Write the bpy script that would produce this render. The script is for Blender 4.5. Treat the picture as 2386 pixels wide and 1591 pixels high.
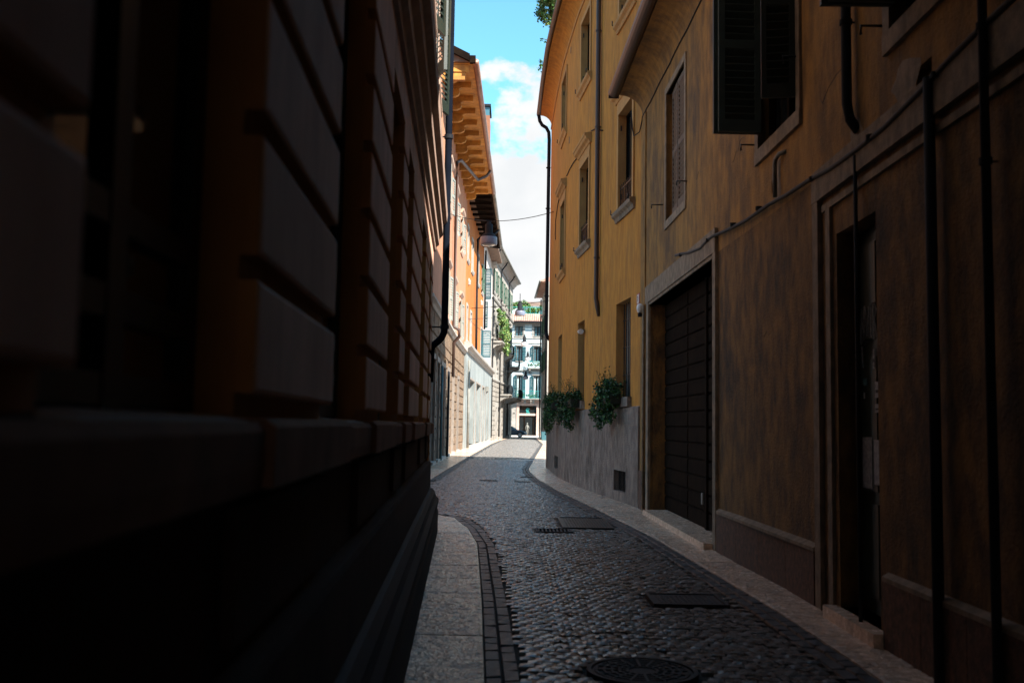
import bpy, math, random
from mathutils import Vector, Matrix, Euler
random.seed(7)
R = math.radians
sc = bpy.context.scene
for o in list(bpy.data.objects): bpy.data.objects.remove(o)
col = sc.collection

# ---------------------------------------------------------------- camera
cam_d = bpy.data.cameras.new('camera')
cam_d.sensor_width = 36.0
cam_d.lens = 2320.0 / 2386.0 * 36.0
cam_d.clip_start = 0.05; cam_d.clip_end = 2000
cam_d.dof.use_dof = True
cam_d.dof.focus_distance = 35.0
cam_d.dof.aperture_fstop = 2.5
cam = bpy.data.objects.new('camera', cam_d); col.objects.link(cam)
PITCH = math.atan(192.5 / 2320.0)
cam.matrix_world = (Matrix.Translation((0, 0, 1.6)) @ Matrix.Rotation(R(90) + PITCH, 4, 'X') @ Matrix.Rotation(0.016, 4, 'Z'))
sc.camera = cam

# ---------------------------------------------------------------- sun, sky, exposure
SUN_DIR = Vector((0.70, -0.71, 0.94)).normalized()      # towards the sun
SUN_EL = math.asin(SUN_DIR.z); SUN_AZ = math.atan2(SUN_DIR.x, SUN_DIR.y)
sl = bpy.data.lights.new('sun', 'SUN'); sl.energy = 4.8; sl.angle = R(0.5); sl.color = (1.0, 0.94, 0.84)
so = bpy.data.objects.new('sun', sl); col.objects.link(so)
so.rotation_euler = (-SUN_DIR).to_track_quat('-Z', 'Y').to_euler(); so.location = (30, -30, 60)
w = bpy.data.worlds.new('World'); sc.world = w; w.use_nodes = True
nt = w.node_tree; nt.nodes.clear(); N = nt.nodes.new; LK = nt.links.new
out = N('ShaderNodeOutputWorld'); bg = N('ShaderNodeBackground'); bg.inputs['Strength'].default_value = 0.13
sky = N('ShaderNodeTexSky'); sky.sky_type = 'NISHITA'; sky.sun_disc = False
sky.sun_elevation = SUN_EL; sky.sun_rotation = SUN_AZ; sky.air_density = 1.0; sky.dust_density = 0.4; sky.ozone_density = 1.6
tint = N('ShaderNodeMix'); tint.data_type = 'RGBA'; tint.blend_type = 'MULTIPLY'; tint.inputs[0].default_value = 1.0
tint.inputs[7].default_value = (0.46, 0.78, 0.74, 1)
LK(sky.outputs[0], tint.inputs[6])
tc = N('ShaderNodeTexCoord'); mp = N('ShaderNodeMapping'); mp.inputs['Scale'].default_value = (1, 1, 1.5)
mp.inputs['Location'].default_value = (0.35, 0.0, 0.12)
LK(tc.outputs['Generated'], mp.inputs[0])
n1 = N('ShaderNodeTexNoise'); n1.inputs['Scale'].default_value = 5.0; n1.inputs['Detail'].default_value = 9; n1.inputs['Roughness'].default_value = 0.56
LK(mp.outputs[0], n1.inputs['Vector'])
sep = N('ShaderNodeSeparateXYZ'); LK(tc.outputs['Generated'], sep.inputs[0])
def math_n(op, a, b):
    m = N('ShaderNodeMath'); m.operation = op
    for i, v in enumerate((a, b)):
        if isinstance(v, (int, float)): m.inputs[i].default_value = v
        else: LK(v, m.inputs[i])
    return m.outputs[0]
h1 = math_n('MULTIPLY', math_n('SUBTRACT', 0.258, sep.outputs[2]), 2.4)
h2 = math_n('ADD', math_n('MULTIPLY', math_n('SUBTRACT', n1.outputs[0], 0.5), 1.7), h1)
ramp = N('ShaderNodeMapRange'); ramp.interpolation_type = 'SMOOTHSTEP'
ramp.inputs[1].default_value = -0.015; ramp.inputs[2].default_value = 0.075
LK(h2, ramp.inputs[0])
n2 = N('ShaderNodeTexNoise'); n2.inputs['Scale'].default_value = 9; n2.inputs['Detail'].default_value = 6
LK(mp.outputs[0], n2.inputs['Vector'])
cr = N('ShaderNodeValToRGB'); LK(n2.outputs[0], cr.inputs[0])
cr.color_ramp.elements[0].position = 0.35; cr.color_ramp.elements[0].color = (1.98, 2.03, 2.08, 1)
cr.color_ramp.elements[1].position = 0.62; cr.color_ramp.elements[1].color = (2.3, 2.3, 2.3, 1)
cm = N('ShaderNodeMix'); cm.data_type = 'RGBA'
LK(ramp.outputs[0], cm.inputs[0]); LK(tint.outputs[2], cm.inputs[6]); LK(cr.outputs[0], cm.inputs[7])
LK(cm.outputs[2], bg.inputs['Color']); LK(bg.outputs[0], out.inputs[0])
sc.view_settings.view_transform = 'Standard'; sc.view_settings.look = 'None'
sc.view_settings.gamma = 1.0; sc.view_settings.use_curve_mapping = False
sc.view_settings.exposure = 1.8
try: sc.cycles.max_bounces = 8; sc.cycles.diffuse_bounces = 4; sc.cycles.glossy_bounces = 3
except Exception: pass

# ---------------------------------------------------------------- materials
MATS = {}
def mat(name, c1, c2=None, rough=0.8, nscale=6.0, streak=0.0, bump=0.2, bscale=40.0, metal=0.0, spec=0.5, voro=0.0, c3=None, c3amt=0.5, bdist=0.01, rvar=0.0):
    if name in MATS: return MATS[name]
    m = bpy.data.materials.new(name); m.use_nodes = True; t = m.node_tree
    nn = t.nodes.new; lk = t.links.new; b = t.nodes['Principled BSDF']
    b.inputs['Roughness'].default_value = rough; b.inputs['Metallic'].default_value = metal
    b.inputs['Specular IOR Level'].default_value = spec
    if c2 is None: c2 = tuple(v * 0.75 for v in c1)
    g = nn('ShaderNodeNewGeometry'); mpn = nn('ShaderNodeMapping')
    lk(g.outputs['Position'], mpn.inputs[0])
    if streak > 0: mpn.inputs['Scale'].default_value = (1, 1, 1.0 - streak)
    a = nn('ShaderNodeTexNoise'); a.inputs['Scale'].default_value = nscale; a.inputs['Detail'].default_value = 7; a.inputs['Roughness'].default_value = 0.62
    lk(mpn.outputs[0], a.inputs['Vector'])
    r = nn('ShaderNodeValToRGB'); lk(a.outputs[0], r.inputs[0])
    r.color_ramp.elements[0].position = 0.36; r.color_ramp.elements[1].position = 0.64
    r.color_ramp.elements[0].color = (*c2, 1); r.color_ramp.elements[1].color = (*c1, 1)
    colout = r.outputs[0]
    if c3 is not None:
        a3 = nn('ShaderNodeTexNoise'); a3.inputs['Scale'].default_value = nscale * 0.28; a3.inputs['Detail'].default_value = 9; a3.inputs['Roughness'].default_value = 0.7
        lk(mpn.outputs[0], a3.inputs['Vector'])
        mr = nn('ShaderNodeMapRange'); mr.inputs[1].default_value = 0.50; mr.inputs[2].default_value = 0.68; mr.inputs[4].default_value = c3amt
        lk(a3.outputs[0], mr.inputs[0])
        mx = nn('ShaderNodeMix'); mx.data_type = 'RGBA'; lk(mr.outputs[0], mx.inputs[0]); lk(colout, mx.inputs[6]); mx.inputs[7].default_value = (*c3, 1)
        colout = mx.outputs[2]
    oi = nn('ShaderNodeObjectInfo')
    hv = nn('ShaderNodeHueSaturation'); lk(colout, hv.inputs['Color'])
    rv = nn('ShaderNodeMapRange'); rv.inputs[3].default_value = 0.88; rv.inputs[4].default_value = 1.12
    lk(oi.outputs['Random'], rv.inputs[0]); lk(rv.outputs[0], hv.inputs['Value'])
    lk(hv.outputs[0], b.inputs['Base Color'])
    if rvar > 0:
        rm = nn('ShaderNodeMapRange'); rm.inputs[1].default_value = 0.35; rm.inputs[2].default_value = 0.65
        rm.inputs[3].default_value = max(0.05, rough - rvar); rm.inputs[4].default_value = min(1, rough + rvar)
        lk(a.outputs[0], rm.inputs[0]); lk(rm.outputs[0], b.inputs['Roughness'])
    if bump > 0:
        f = nn('ShaderNodeTexNoise'); f.inputs['Scale'].default_value = bscale; f.inputs['Detail'].default_value = 5; f.inputs['Roughness'].default_value = 0.65
        lk(g.outputs['Position'], f.inputs['Vector'])
        bp = nn('ShaderNodeBump'); bp.inputs['Strength'].default_value = bump; bp.inputs['Distance'].default_value = bdist
        hsrc = f.outputs[0]
        if voro > 0:
            v = nn('ShaderNodeTexVoronoi'); v.inputs['Scale'].default_value = voro
            lk(g.outputs['Position'], v.inputs['Vector'])
            ad = nn('ShaderNodeMath'); ad.operation = 'ADD'; lk(f.outputs[0], ad.inputs[0]); lk(v.outputs['Distance'], ad.inputs[1]); hsrc = ad.outputs[0]
        lk(hsrc, bp.inputs['Height']); lk(bp.outputs[0], b.inputs['Normal'])
    MATS[name] = m
    return m
def glassmat(name, c, rough=0.08):
    if name in MATS: return MATS[name]
    m = bpy.data.materials.new(name); m.use_nodes = True; b = m.node_tree.nodes['Principled BSDF']
    b.inputs['Base Color'].default_value = (*c, 1); b.inputs['Roughness'].default_value = rough; b.inputs['Specular IOR Level'].default_value = 0.8
    t = m.node_tree; g = t.nodes.new('ShaderNodeNewGeometry'); f = t.nodes.new('ShaderNodeTexNoise'); f.inputs['Scale'].default_value = 1.3
    t.links.new(g.outputs['Position'], f.inputs['Vector']); bp = t.nodes.new('ShaderNodeBump'); bp.inputs['Strength'].default_value = 0.15; bp.inputs['Distance'].default_value = 0.03
    t.links.new(f.outputs[0], bp.inputs['Height']); t.links.new(bp.outputs[0], b.inputs['Normal'])
    MATS[name] = m; return m
OCHRE = mat('ochre_plaster', (0.56, 0.235, 0.026), (0.40, 0.155, 0.017), 0.9, 6.5, 0.7, 0.3, 60, c3=(0.25, 0.12, 0.028), c3amt=0.6)
OCHREF = mat('ochre_trim', (0.52, 0.27, 0.085), (0.42, 0.21, 0.07), 0.9, 6, 0.6, 0.2, 60)
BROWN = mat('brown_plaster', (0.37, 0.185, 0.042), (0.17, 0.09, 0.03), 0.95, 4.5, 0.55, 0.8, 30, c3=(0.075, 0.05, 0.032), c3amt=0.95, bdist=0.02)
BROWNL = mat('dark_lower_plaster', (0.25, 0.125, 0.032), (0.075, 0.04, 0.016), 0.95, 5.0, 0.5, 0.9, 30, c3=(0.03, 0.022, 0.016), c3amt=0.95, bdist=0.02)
BROWNF = mat('brown_stone_trim', (0.30, 0.22, 0.15), (0.15, 0.115, 0.08), 0.9, 9, 0.3, 0.5, 40, c3=(0.08, 0.07, 0.06), bdist=0.015)
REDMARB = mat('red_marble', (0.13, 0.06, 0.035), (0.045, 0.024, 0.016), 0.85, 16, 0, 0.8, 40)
PLINTH = mat('worn_plinth_stone', (0.37, 0.28, 0.225), (0.19, 0.14, 0.115), 0.85, 5.5, 0.45, 0.9, 50, voro=40, c3=(0.08, 0.055, 0.04), c3amt=0.85, bdist=0.02)
CREAM = mat('cream_stucco', (0.78, 0.47, 0.345), (0.60, 0.35, 0.25), 0.85, 4.5, 0.72, 0.35, 50, c3=(0.36, 0.21, 0.15), c3amt=0.55)
RUST = mat('rust_stucco', (0.50, 0.20, 0.05), (0.38, 0.14, 0.035), 0.85, 4, 0.7, 0.12, 60)
CORN = mat('cornice_stucco', (0.42, 0.29, 0.23), (0.30, 0.20, 0.155), 0.7, 6, 0.4, 0.15, 60)
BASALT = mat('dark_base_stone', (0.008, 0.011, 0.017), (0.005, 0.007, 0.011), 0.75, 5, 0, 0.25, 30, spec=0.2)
PINK = mat('salmon_plaster', (0.42, 0.185, 0.10), (0.34, 0.14, 0.07), 0.9, 2, 0.7, 0.1, 20)
ORANGE = mat('orange_plaster', (0.40, 0.115, 0.007), (0.31, 0.08, 0.005), 0.9, 1.5, 0.7, 0.1, 20, c3=(0.34, 0.11, 0.02))
WHITEP = mat('white_plaster', (0.54, 0.48, 0.45), (0.44, 0.39, 0.36), 0.9, 1.2, 0.7, 0.1, 20)
GREYP = mat('grey_facade', (0.36, 0.335, 0.30), (0.22, 0.20, 0.18), 0.9, 2.0, 0.7, 0.1, 20, c3=(0.12, 0.11, 0.10))
TRIMW = mat('pale_stone_trim', (0.34, 0.315, 0.29), (0.24, 0.22, 0.20), 0.85, 3, 0.3, 0.1, 30)
LEDG = mat('ledge_stucco', (0.26, 0.115, 0.065), (0.17, 0.075, 0.042), 0.9, 4, 0.4, 0.25, 50, spec=0.25)
CONDM = mat('dark_grey_conduit', (0.035, 0.035, 0.038), None, 0.85, 6, 0, 0.1, 60)
SHUTG = mat('faded_green_shutter', (0.040, 0.060, 0.050), (0.028, 0.042, 0.036), 0.6, 6, 0, 0.1, 60)
DTRIM = mat('grey_brown_door_trim', (0.24, 0.20, 0.17), (0.16, 0.13, 0.11), 0.85, 4, 0.3, 0.2, 30)
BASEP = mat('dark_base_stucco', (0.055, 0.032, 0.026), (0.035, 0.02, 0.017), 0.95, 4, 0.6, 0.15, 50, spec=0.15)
PIPEL = mat('dull_blue_black_pipe', (0.006, 0.008, 0.014), None, 0.9, 5, 0, 0.05, 60, spec=0.03)
RUSTIC = mat('rough_tuff', (0.24, 0.155, 0.095), (0.11, 0.07, 0.042), 0.95, 9, 0, 1.0, 14, voro=12, bdist=0.05, c3=(0.06, 0.042, 0.03), c3amt=0.5)
TUFFG = mat('grey_ashlar', (0.28, 0.25, 0.215), (0.16, 0.14, 0.12), 0.9, 3, 0.4, 0.4, 14, c3=(0.07, 0.065, 0.06))
SHOP = mat('shop_marble', (0.25, 0.27, 0.265), (0.13, 0.145, 0.145), 0.7, 1.6, 0.8, 0.1, 20)
PAVE = mat('pavement_stone', (0.82, 0.59, 0.43), (0.58, 0.41, 0.30), 0.19, 12, 0, 0.8, 55, voro=42, c3=(0.20, 0.145, 0.11), c3amt=0.6, bdist=0.008, rvar=0.10)
COBB = mat('porphyry_cobble', (0.175, 0.158, 0.148), (0.085, 0.078, 0.074), 0.30, 11, 0, 0.5, 45, bdist=0.004, rvar=0.13)
BORD = mat('border_stone', (0.065, 0.062, 0.062), (0.035, 0.034, 0.035), 0.5, 9, 0, 0.8, 50, bdist=0.01)
JOINT = mat('sand_joint', (0.05, 0.045, 0.04), None, 0.95, 20, 0, 0.5, 80)
GROUND = mat('bare_ground', (0.16, 0.15, 0.14), None, 0.9, 3, 0, 0.3, 20)
ASPH = mat('asphalt', (0.10, 0.10, 0.10), None, 0.85, 8, 0, 0.4, 60)
IRON = mat('cast_iron', (0.035, 0.04, 0.045), None, 0.34, 10, 0, 0.2, 60, metal=0.6)
IRON2 = mat('dull_cast_iron', (0.018, 0.018, 0.018), None, 0.7, 10, 0, 0.2, 60)
PIPED = mat('dark_painted_pipe', (0.012, 0.014, 0.019), None, 0.8, 5, 0, 0.1, 60, spec=0.2)
PIPEB = mat('brown_pipe', (0.06, 0.03, 0.022), None, 0.5, 4, 0.5, 0.1, 60)
COPPER = mat('copper_gutter', (0.30, 0.16, 0.11), (0.2, 0.1, 0.07), 0.45, 2, 0.0, 0.1, 30, metal=0.3)
GUTG = mat('grey_gutter', (0.20, 0.19, 0.17), (0.1, 0.1, 0.09), 0.6, 2, 0, 0.1, 30)
WOOD = mat('soffit_wood', (0.58, 0.27, 0.045), (0.36, 0.15, 0.022), 0.8, 3, 0, 0.3, 25, c3=(0.16, 0.075, 0.025), c3amt=0.7)
WOODD = mat('weathered_wood', (0.016, 0.010, 0.006), (0.008, 0.005, 0.004), 0.95, 5, 0, 0.3, 30, spec=0.04)
DGREEN = mat('dark_green_paint', (0.010, 0.020, 0.015), None, 0.5, 6, 0, 0.1, 60)
SHBROWN = mat('brown_shutter_paint', (0.10, 0.062, 0.034), None, 0.7, 6, 0, 0.1, 60)
GREEN = mat('green_shutter_paint', (0.018, 0.075, 0.042), None, 0.6, 3, 0, 0.05, 60)
GREYSH = mat('grey_shutter_paint', (0.26, 0.27, 0.24), None, 0.6, 3, 0, 0.05, 60)
TEAL = mat('teal_shutter_paint', (0.006, 0.075, 0.095), (0.005, 0.05, 0.07), 0.6, 3, 0, 0.05, 60)
TURQ = mat('turquoise_railing_paint', (0.03, 0.36, 0.34), None, 0.5, 3, 0, 0.05, 60)
EWALL = mat('pale_blue_plaster', (0.52, 0.62, 0.66), (0.42, 0.52, 0.56), 0.9, 1.5, 0.6, 0.1, 20)
EMARB = mat('rose_marble', (0.50, 0.36, 0.31), (0.40, 0.27, 0.23), 0.5, 3, 0.3, 0.1, 30)
TILE = mat('terracotta_tile', (0.50, 0.27, 0.21), (0.33, 0.17, 0.13), 0.9, 2.2, 0, 0.2, 20, c3=(0.55, 0.42, 0.36))
ROOFD = mat('old_roof_tile', (0.22, 0.13, 0.09), (0.12, 0.08, 0.06), 0.9, 3, 0, 0.2, 20)
DARK = mat('dark_interior', (0.008, 0.008, 0.009), None, 0.8, 3, 0, 0, 1)
GLASS = glassmat('window_glass', (0.012, 0.016, 0.018), 0.06)
GLASSB = glassmat('blue_window_glass', (0.05, 0.12, 0.15), 0.12)
CURT = mat('white_curtain', (0.55, 0.68, 0.70), (0.4, 0.52, 0.55), 0.8, 14, 0.8, 0.1, 20)
LAMPG = mat('lamp_grey_enamel', (0.16, 0.18, 0.25), None, 0.35, 5, 0, 0.05, 40)
LAMPW = mat('lamp_white_enamel', (0.8, 0.8, 0.82), None, 0.35, 5, 0, 0.05, 40)
BOWL = glassmat('lamp_bowl_glass', (0.5, 0.5, 0.5), 0.2)
CARP = glassmat('car_paint', (0.03, 0.07, 0.11), 0.2)
TYRE = mat('tyre_rubber', (0.012, 0.012, 0.012), None, 0.8, 20, 0, 0.1, 60)
ALLOY = mat('alloy_wheel', (0.65, 0.65, 0.68), None, 0.3, 20, 0, 0.02, 60, metal=0.5)
PAPER = mat('paper_white', (0.42, 0.42, 0.44), (0.2, 0.2, 0.22), 0.8, 30, 0, 0.05, 60)
PLATEW = mat('white_enamel', (0.65, 0.65, 0.66), None, 0.4, 5, 0, 0.02, 60)
REDP = mat('red_enamel', (0.35, 0.05, 0.05), None, 0.5, 5, 0, 0.02, 60)
STICKB = mat('blue_sticker', (0.03, 0.11, 0.14), None, 0.6, 5, 0, 0.02, 60)
BLACKP = mat('black_print', (0.01, 0.01, 0.01), None, 0.7, 5, 0, 0, 60)
YELP = mat('yellow_print', (0.5, 0.3, 0.02), None, 0.7, 5, 0, 0, 60)
TERRA = mat('terracotta_pot', (0.30, 0.12, 0.06), None, 0.85, 8, 0, 0.1, 40)
STRIPE = mat('pale_stone_band', (0.72, 0.68, 0.64), None, 0.6, 8, 0, 0.2, 40)
BARK = mat('plant_stem', (0.08, 0.06, 0.035), None, 0.9, 12, 0, 0.3, 40)
def leafmat(name, c1, c2):
    m = mat(name, c1, c2, 0.55, 5, 0, 0.0, 10)
    return m
LEAFD = leafmat('dark_leaf', (0.03, 0.085, 0.02), (0.012, 0.035, 0.012))
LEAFY = leafmat('yellow_green_leaf', (0.22, 0.27, 0.07), (0.06, 0.12, 0.025))
LEAFG = leafmat('green_leaf', (0.08, 0.22, 0.04), (0.03, 0.10, 0.025))

# ---------------------------------------------------------------- mesh builder
class MB:
    def __init__(s): s.v = []; s.f = []; s.m = []; s.mats = []; s.sm = False
    def mi(s, mt):
        if mt not in s.mats: s.mats.append(mt)
        return s.mats.index(mt)
    def quad(s, *p, m=None):
        b = len(s.v); s.v += [tuple(q) for q in p]; s.f.append(tuple(range(b, b + len(p)))); s.m.append(m)
    def hexa(s, c, m=None, mm=None):
        # c: 8 corners, bottom ring 0-3, top ring 4-7
        b = len(s.v); s.v += [tuple(q) for q in c]
        for i, f in enumerate(((0, 3, 2, 1), (4, 5, 6, 7), (0, 1, 5, 4), (1, 2, 6, 5), (2, 3, 7, 6), (3, 0, 4, 7))):
            s.f.append(tuple(b + k for k in f)); s.m.append(mm.get(i, m) if mm else m)
    def box(s, x0, x1, y0, y1, z0, z1, m=None):
        s.hexa([(x0, y0, z0), (x1, y0, z0), (x1, y1, z0), (x0, y1, z0), (x0, y0, z1), (x1, y0, z1), (x1, y1, z1), (x0, y1, z1)], m)
    def tube(s, pts, r, n=10, m=None, cap=True):
        pts = [Vector(p) for p in pts]; rs = r if isinstance(r, (list, tuple)) else [r] * len(pts)
        b = len(s.v); up = Vector((0.13, 0.31, 0.94))
        for i, p in enumerate(pts):
            d = ((pts[min(i + 1, len(pts) - 1)] - p).normalized() + (p - pts[max(i - 1, 0)]).normalized())
            d = d.normalized() if d.length > 1e-6 else Vector((0, 0, 1))
            a = d.cross(up)
            if a.length < 0.05: a = d.cross(Vector((1, 0, 0)))
            a.normalize(); c = d.cross(a)
            for k in range(n):
                t = 2 * math.pi * k / n; q = p + (a * math.cos(t) + c * math.sin(t)) * rs[i]; s.v.append(tuple(q))
        for i in range(len(pts) - 1):
            for k in range(n):
                k2 = (k + 1) % n
                s.f.append((b + i * n + k, b + i * n + k2, b + (i + 1) * n + k2, b + (i + 1) * n + k)); s.m.append(m)
        if cap:
            s.f.append(tuple(b + k for k in range(n))[::-1]); s.m.append(m)
            e = b + (len(pts) - 1) * n; s.f.append(tuple(e + k for k in range(n))); s.m.append(m)
    def lathe(s, c, prof, n=20, m=None, ms=None):
        b = len(s.v); c = Vector(c)
        for (r, z) in prof:
            for k in range(n):
                t = 2 * math.pi * k / n; s.v.append((c.x + r * math.cos(t), c.y + r * math.sin(t), c.z + z))
        for i in range(len(prof) - 1):
            for k in range(n):
                k2 = (k + 1) % n; s.f.append((b + i * n + k, b + i * n + k2, b + (i + 1) * n + k2, b + (i + 1) * n + k)); s.m.append(ms[i] if ms else m)
    def build(s, name, mt=None, parent=None, origin=None, smooth=False):
        xs = [p[0] for p in s.v]; ys = [p[1] for p in s.v]; zs = [p[2] for p in s.v]
        if origin is None: origin = ((min(xs) + max(xs)) / 2, (min(ys) + max(ys)) / 2, min(zs))
        o = Vector(origin)
        me = bpy.data.meshes.new(name)
        me.from_pydata([(x - o.x, y - o.y, z - o.z) for x, y, z in s.v], [], s.f)
        mats = []; idx = []
        for q in s.m:
            q = q or mt
            if q not in mats: mats.append(q)
            idx.append(mats.index(q))
        for q in mats: me.materials.append(q)
        me.polygons.foreach_set('material_index', idx)
        if smooth: me.polygons.foreach_set('use_smooth', [True] * len(me.polygons))
        me.update()
        ob = bpy.data.objects.new(name, me); col.objects.link(ob)
        put(ob, o, parent)
        return ob
WP = {}
def put(ob, o, parent):
    o = Vector(o)
    if parent is not None:
        ob.parent = parent; ob.location = o - WP[parent.name]
    else: ob.location = o
    WP[ob.name] = o
def tag(o, label=None, cat=None, group=None, kind=None):
    if label: o['label'] = label
    if cat: o['category'] = cat
    if group: o['group'] = group
    if kind: o['kind'] = kind
    return o
def thing(name, loc, label, cat, group=None):
    o = bpy.data.objects.new(name, None); col.objects.link(o); o.empty_display_size = 0.2
    o.location = loc; WP[o.name] = Vector(loc)
    return tag(o, label, cat, group)

# ---------------------------------------------------------------- wall frame: t along the street, z up, d out into the street
class Wall:
    def __init__(s, pts, key, side):
        s.p = pts; s.k = key; s.side = side
    def xy(s, t):
        P = s.p; k = s.k
        i = 0
        while i < len(P) - 2 and t > P[i + 1][k]: i += 1
        a, b = P[i], P[i + 1]; u = (t - a[k]) / (b[k] - a[k])
        return a[0] + (b[0] - a[0]) * u, a[1] + (b[1] - a[1]) * u
    def P(s, t, z, d=0.0):
        a = s.xy(t - 0.35); b = s.xy(t + 0.35); ex, ey = b[0] - a[0], b[1] - a[1]; L = math.hypot(ex, ey)
        nx, ny = -ey / L * s.side, ex / L * s.side
        x, y = s.xy(t); return (x + nx * d, y + ny * d, z)
    def bx(s, mb, t0, t1, z0, z1, d0, d1, m=None, mm=None, seg=1):
        for i in range(seg):
            a = t0 + (t1 - t0) * i / seg; b = t0 + (t1 - t0) * (i + 1) / seg
            c = [s.P(a, z0, d0), s.P(b, z0, d0), s.P(b, z0, d1), s.P(a, z0, d1), s.P(a, z1, d0), s.P(b, z1, d0), s.P(b, z1, d1), s.P(a, z1, d1)]
            mb.hexa(c, m, mm)
    def prof(s, mb, t0, t1, pr, m=None, step=2.0):
        # extrude a (d,z) profile along the wall
        n = max(1, int(abs(t1 - t0) / step)); ts = [t0 + (t1 - t0) * i / n for i in range(n + 1)]
        b = len(mb.v); L = len(pr)
        for t in ts: mb.v += [s.P(t, z, d) for d, z in pr]
        for i in range(n):
            for k in range(L):
                k2 = (k + 1) % L
                mb.f.append((b + i * L + k, b + i * L + k2, b + (i + 1) * L + k2, b + (i + 1) * L + k)); mb.m.append(m)
        mb.f.append(tuple(b + k for k in range(L))); mb.m.append(m)
        mb.f.append(tuple(b + n * L + k for k in range(L))[::-1]); mb.m.append(m)
    def face(s, mb, t0, t1, z0, z1, ops, rev=0.3, m=None, mr=None, step=1.2, d=0.0):
        # front skin with openings (t0,t1,z0,z1[,depth]) and their reveals
        ts = {t0, t1}; zs = {z0, z1}
        for o in ops: ts |= {max(t0, o[0]), min(t1, o[1])}; zs |= {max(z0, o[2]), min(z1, o[3])}
        ts = sorted(ts); full = []
        for a, b in zip(ts, ts[1:]):
            n = max(1, int((b - a) / step)); full += [a + (b - a) * i / n for i in range(n)]
        full.append(ts[-1]); zs = sorted(zs)
        for a, b in zip(full, full[1:]):
            for c, e in zip(zs, zs[1:]):
                tm, zm = (a + b) / 2, (c + e) / 2
                if any(o[0] < tm < o[1] and o[2] < zm < o[3] for o in ops): continue
                mb.quad(s.P(a, c, d), s.P(b, c, d), s.P(b, e, d), s.P(a, e, d), m=m)
        for o in ops:
            dp = d - (o[4] if len(o) > 4 else rev); q = mr or m
            a, b, c, e = max(t0, o[0]), min(t1, o[1]), max(z0, o[2]), min(z1, o[3])
            mb.quad(s.P(a, c, d), s.P(a, e, d), s.P(a, e, dp), s.P(a, c, dp), m=q)
            mb.quad(s.P(b, c, d), s.P(b, e, d), s.P(b, e, dp), s.P(b, c, dp), m=q)
            mb.quad(s.P(a, e, d), s.P(b, e, d), s.P(b, e, dp), s.P(a, e, dp), m=q)
            mb.quad(s.P(a, c, d), s.P(b, c, d), s.P(b, c, dp), s.P(a, c, dp), m=q)
            mb.quad(s.P(a, c, dp - .004), s.P(b, c, dp - .004), s.P(b, e, dp - .004), s.P(a, e, dp - .004), m=DARK)
    def shell(s, mb, t0, t1, z0, z1, depth=7.0, m=None):
        # sides, back and top of the building body
        A0, A1, B0, B1 = s.P(t0, z0), s.P(t0, z1), s.P(t0, z0, -depth), s.P(t0, z1, -depth)
        C0, C1, D0, D1 = s.P(t1, z0), s.P(t1, z1), s.P(t1, z0, -depth), s.P(t1, z1, -depth)
        mb.quad(A0, A1, B1, B0, m=m); mb.quad(C0, C1, D1, D0, m=m); mb.quad(B0, B1, D1, D0, m=m)
        n = max(1, int((t1 - t0) / 1.2))
        for i in range(n):
            a = t0 + (t1 - t0) * i / n; b = t0 + (t1 - t0) * (i + 1) / n
            mb.quad(s.P(a, z1), s.P(b, z1), s.P(b, z1, -depth), s.P(a, z1, -depth), m=m)
WL = Wall([(-.47 + .049 * 14, -14), (-.47 - .049 * 14.7, 14.7)], 1, -1)
WH = Wall([(2.75, -14), (2.78, 6.9), (2.80, 10), (2.69, 13), (2.54, 19.5)], 1, 1)
WF = Wall([(2.54, 19.5), (2.40, 20.9), (2.12, 23.2), (1.90, 25.1), (1.72, 27), (1.60, 29), (1.50, 31), (1.44, 34), (1.40, 37.8)], 1, 1)
WA = Wall([(-3.0, 30), (-3.02, 38), (-3.05, 45.4), (-3.08, 52), (-3.02, 60), (-2.93, 67), (-2.02, 95.5)], 1, -1)
WD = Wall([(-2.02, 95.5), (0.03, 120)], 1, -1)
WG = Wall([(3.72, 104), (3.5, 119)], 1, 1)
WE = Wall([(-14, 131.8), (24, 131.8)], 0, -1)

# louvred leaf between two plan points
def leaf(name, a, b, z0, z1, mt, parent, th=0.04, pitch=0.055, rails=1, n=None):
    mb = MB(); a = Vector((a[0], a[1], 0)); b = Vector((b[0], b[1], 0)); e = (b - a); L = e.length; e.normalize(); nn = Vector((-e.y, e.x, 0)) * th / 2
    def bb(u0, u1, c, d, k=1.0, tilt=0):
        p0, p1 = a + e * u0, a + e * u1; q = nn * k; zt = Vector((0, 0, tilt))
        mb.hexa([p0 - q + Vector((0, 0, c)) - zt, p1 - q + Vector((0, 0, c)) - zt, p1 + q + Vector((0, 0, c)) + zt, p0 + q + Vector((0, 0, c)) + zt,
                 p0 - q + Vector((0, 0, d)) - zt, p1 - q + Vector((0, 0, d)) - zt, p1 + q + Vector((0, 0, d)) + zt, p0 + q + Vector((0, 0, d)) + zt])
    st = min(0.07, L * .16); H = z1 - z0
    bb(0, st, z0, z1); bb(L - st, L, z0, z1)
    br = min(.14, H * .08)
    cuts = [z0 + br]
    bb(st, L - st, z0, z0 + br); bb(st, L - st, z1 - br * .7, z1)
    for i in range(rails):
        zc = z0 + H * (i + 1) / (rails + 1); bb(st, L - st, zc - .05, zc + .05); cuts += [zc - .05, zc + .05]
    cuts.append(z1 - br * .7)
    for c, d in zip(cuts[::2], cuts[1::2]):
        k = int((d - c) / pitch)
        for i in range(k):
            zz = c + (i + .5) * (d - c) / k
            bb(st, L - st, zz - .006, zz + .006, 0.75, pitch * .36)
    return mb.build(name, mt, parent)
def tubeobj(name, pts, r, mt, parent=None, n=10, smooth=True):
    mb = MB(); mb.tube(pts, r, n); return mb.build(name, mt, parent, smooth=smooth)
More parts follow.
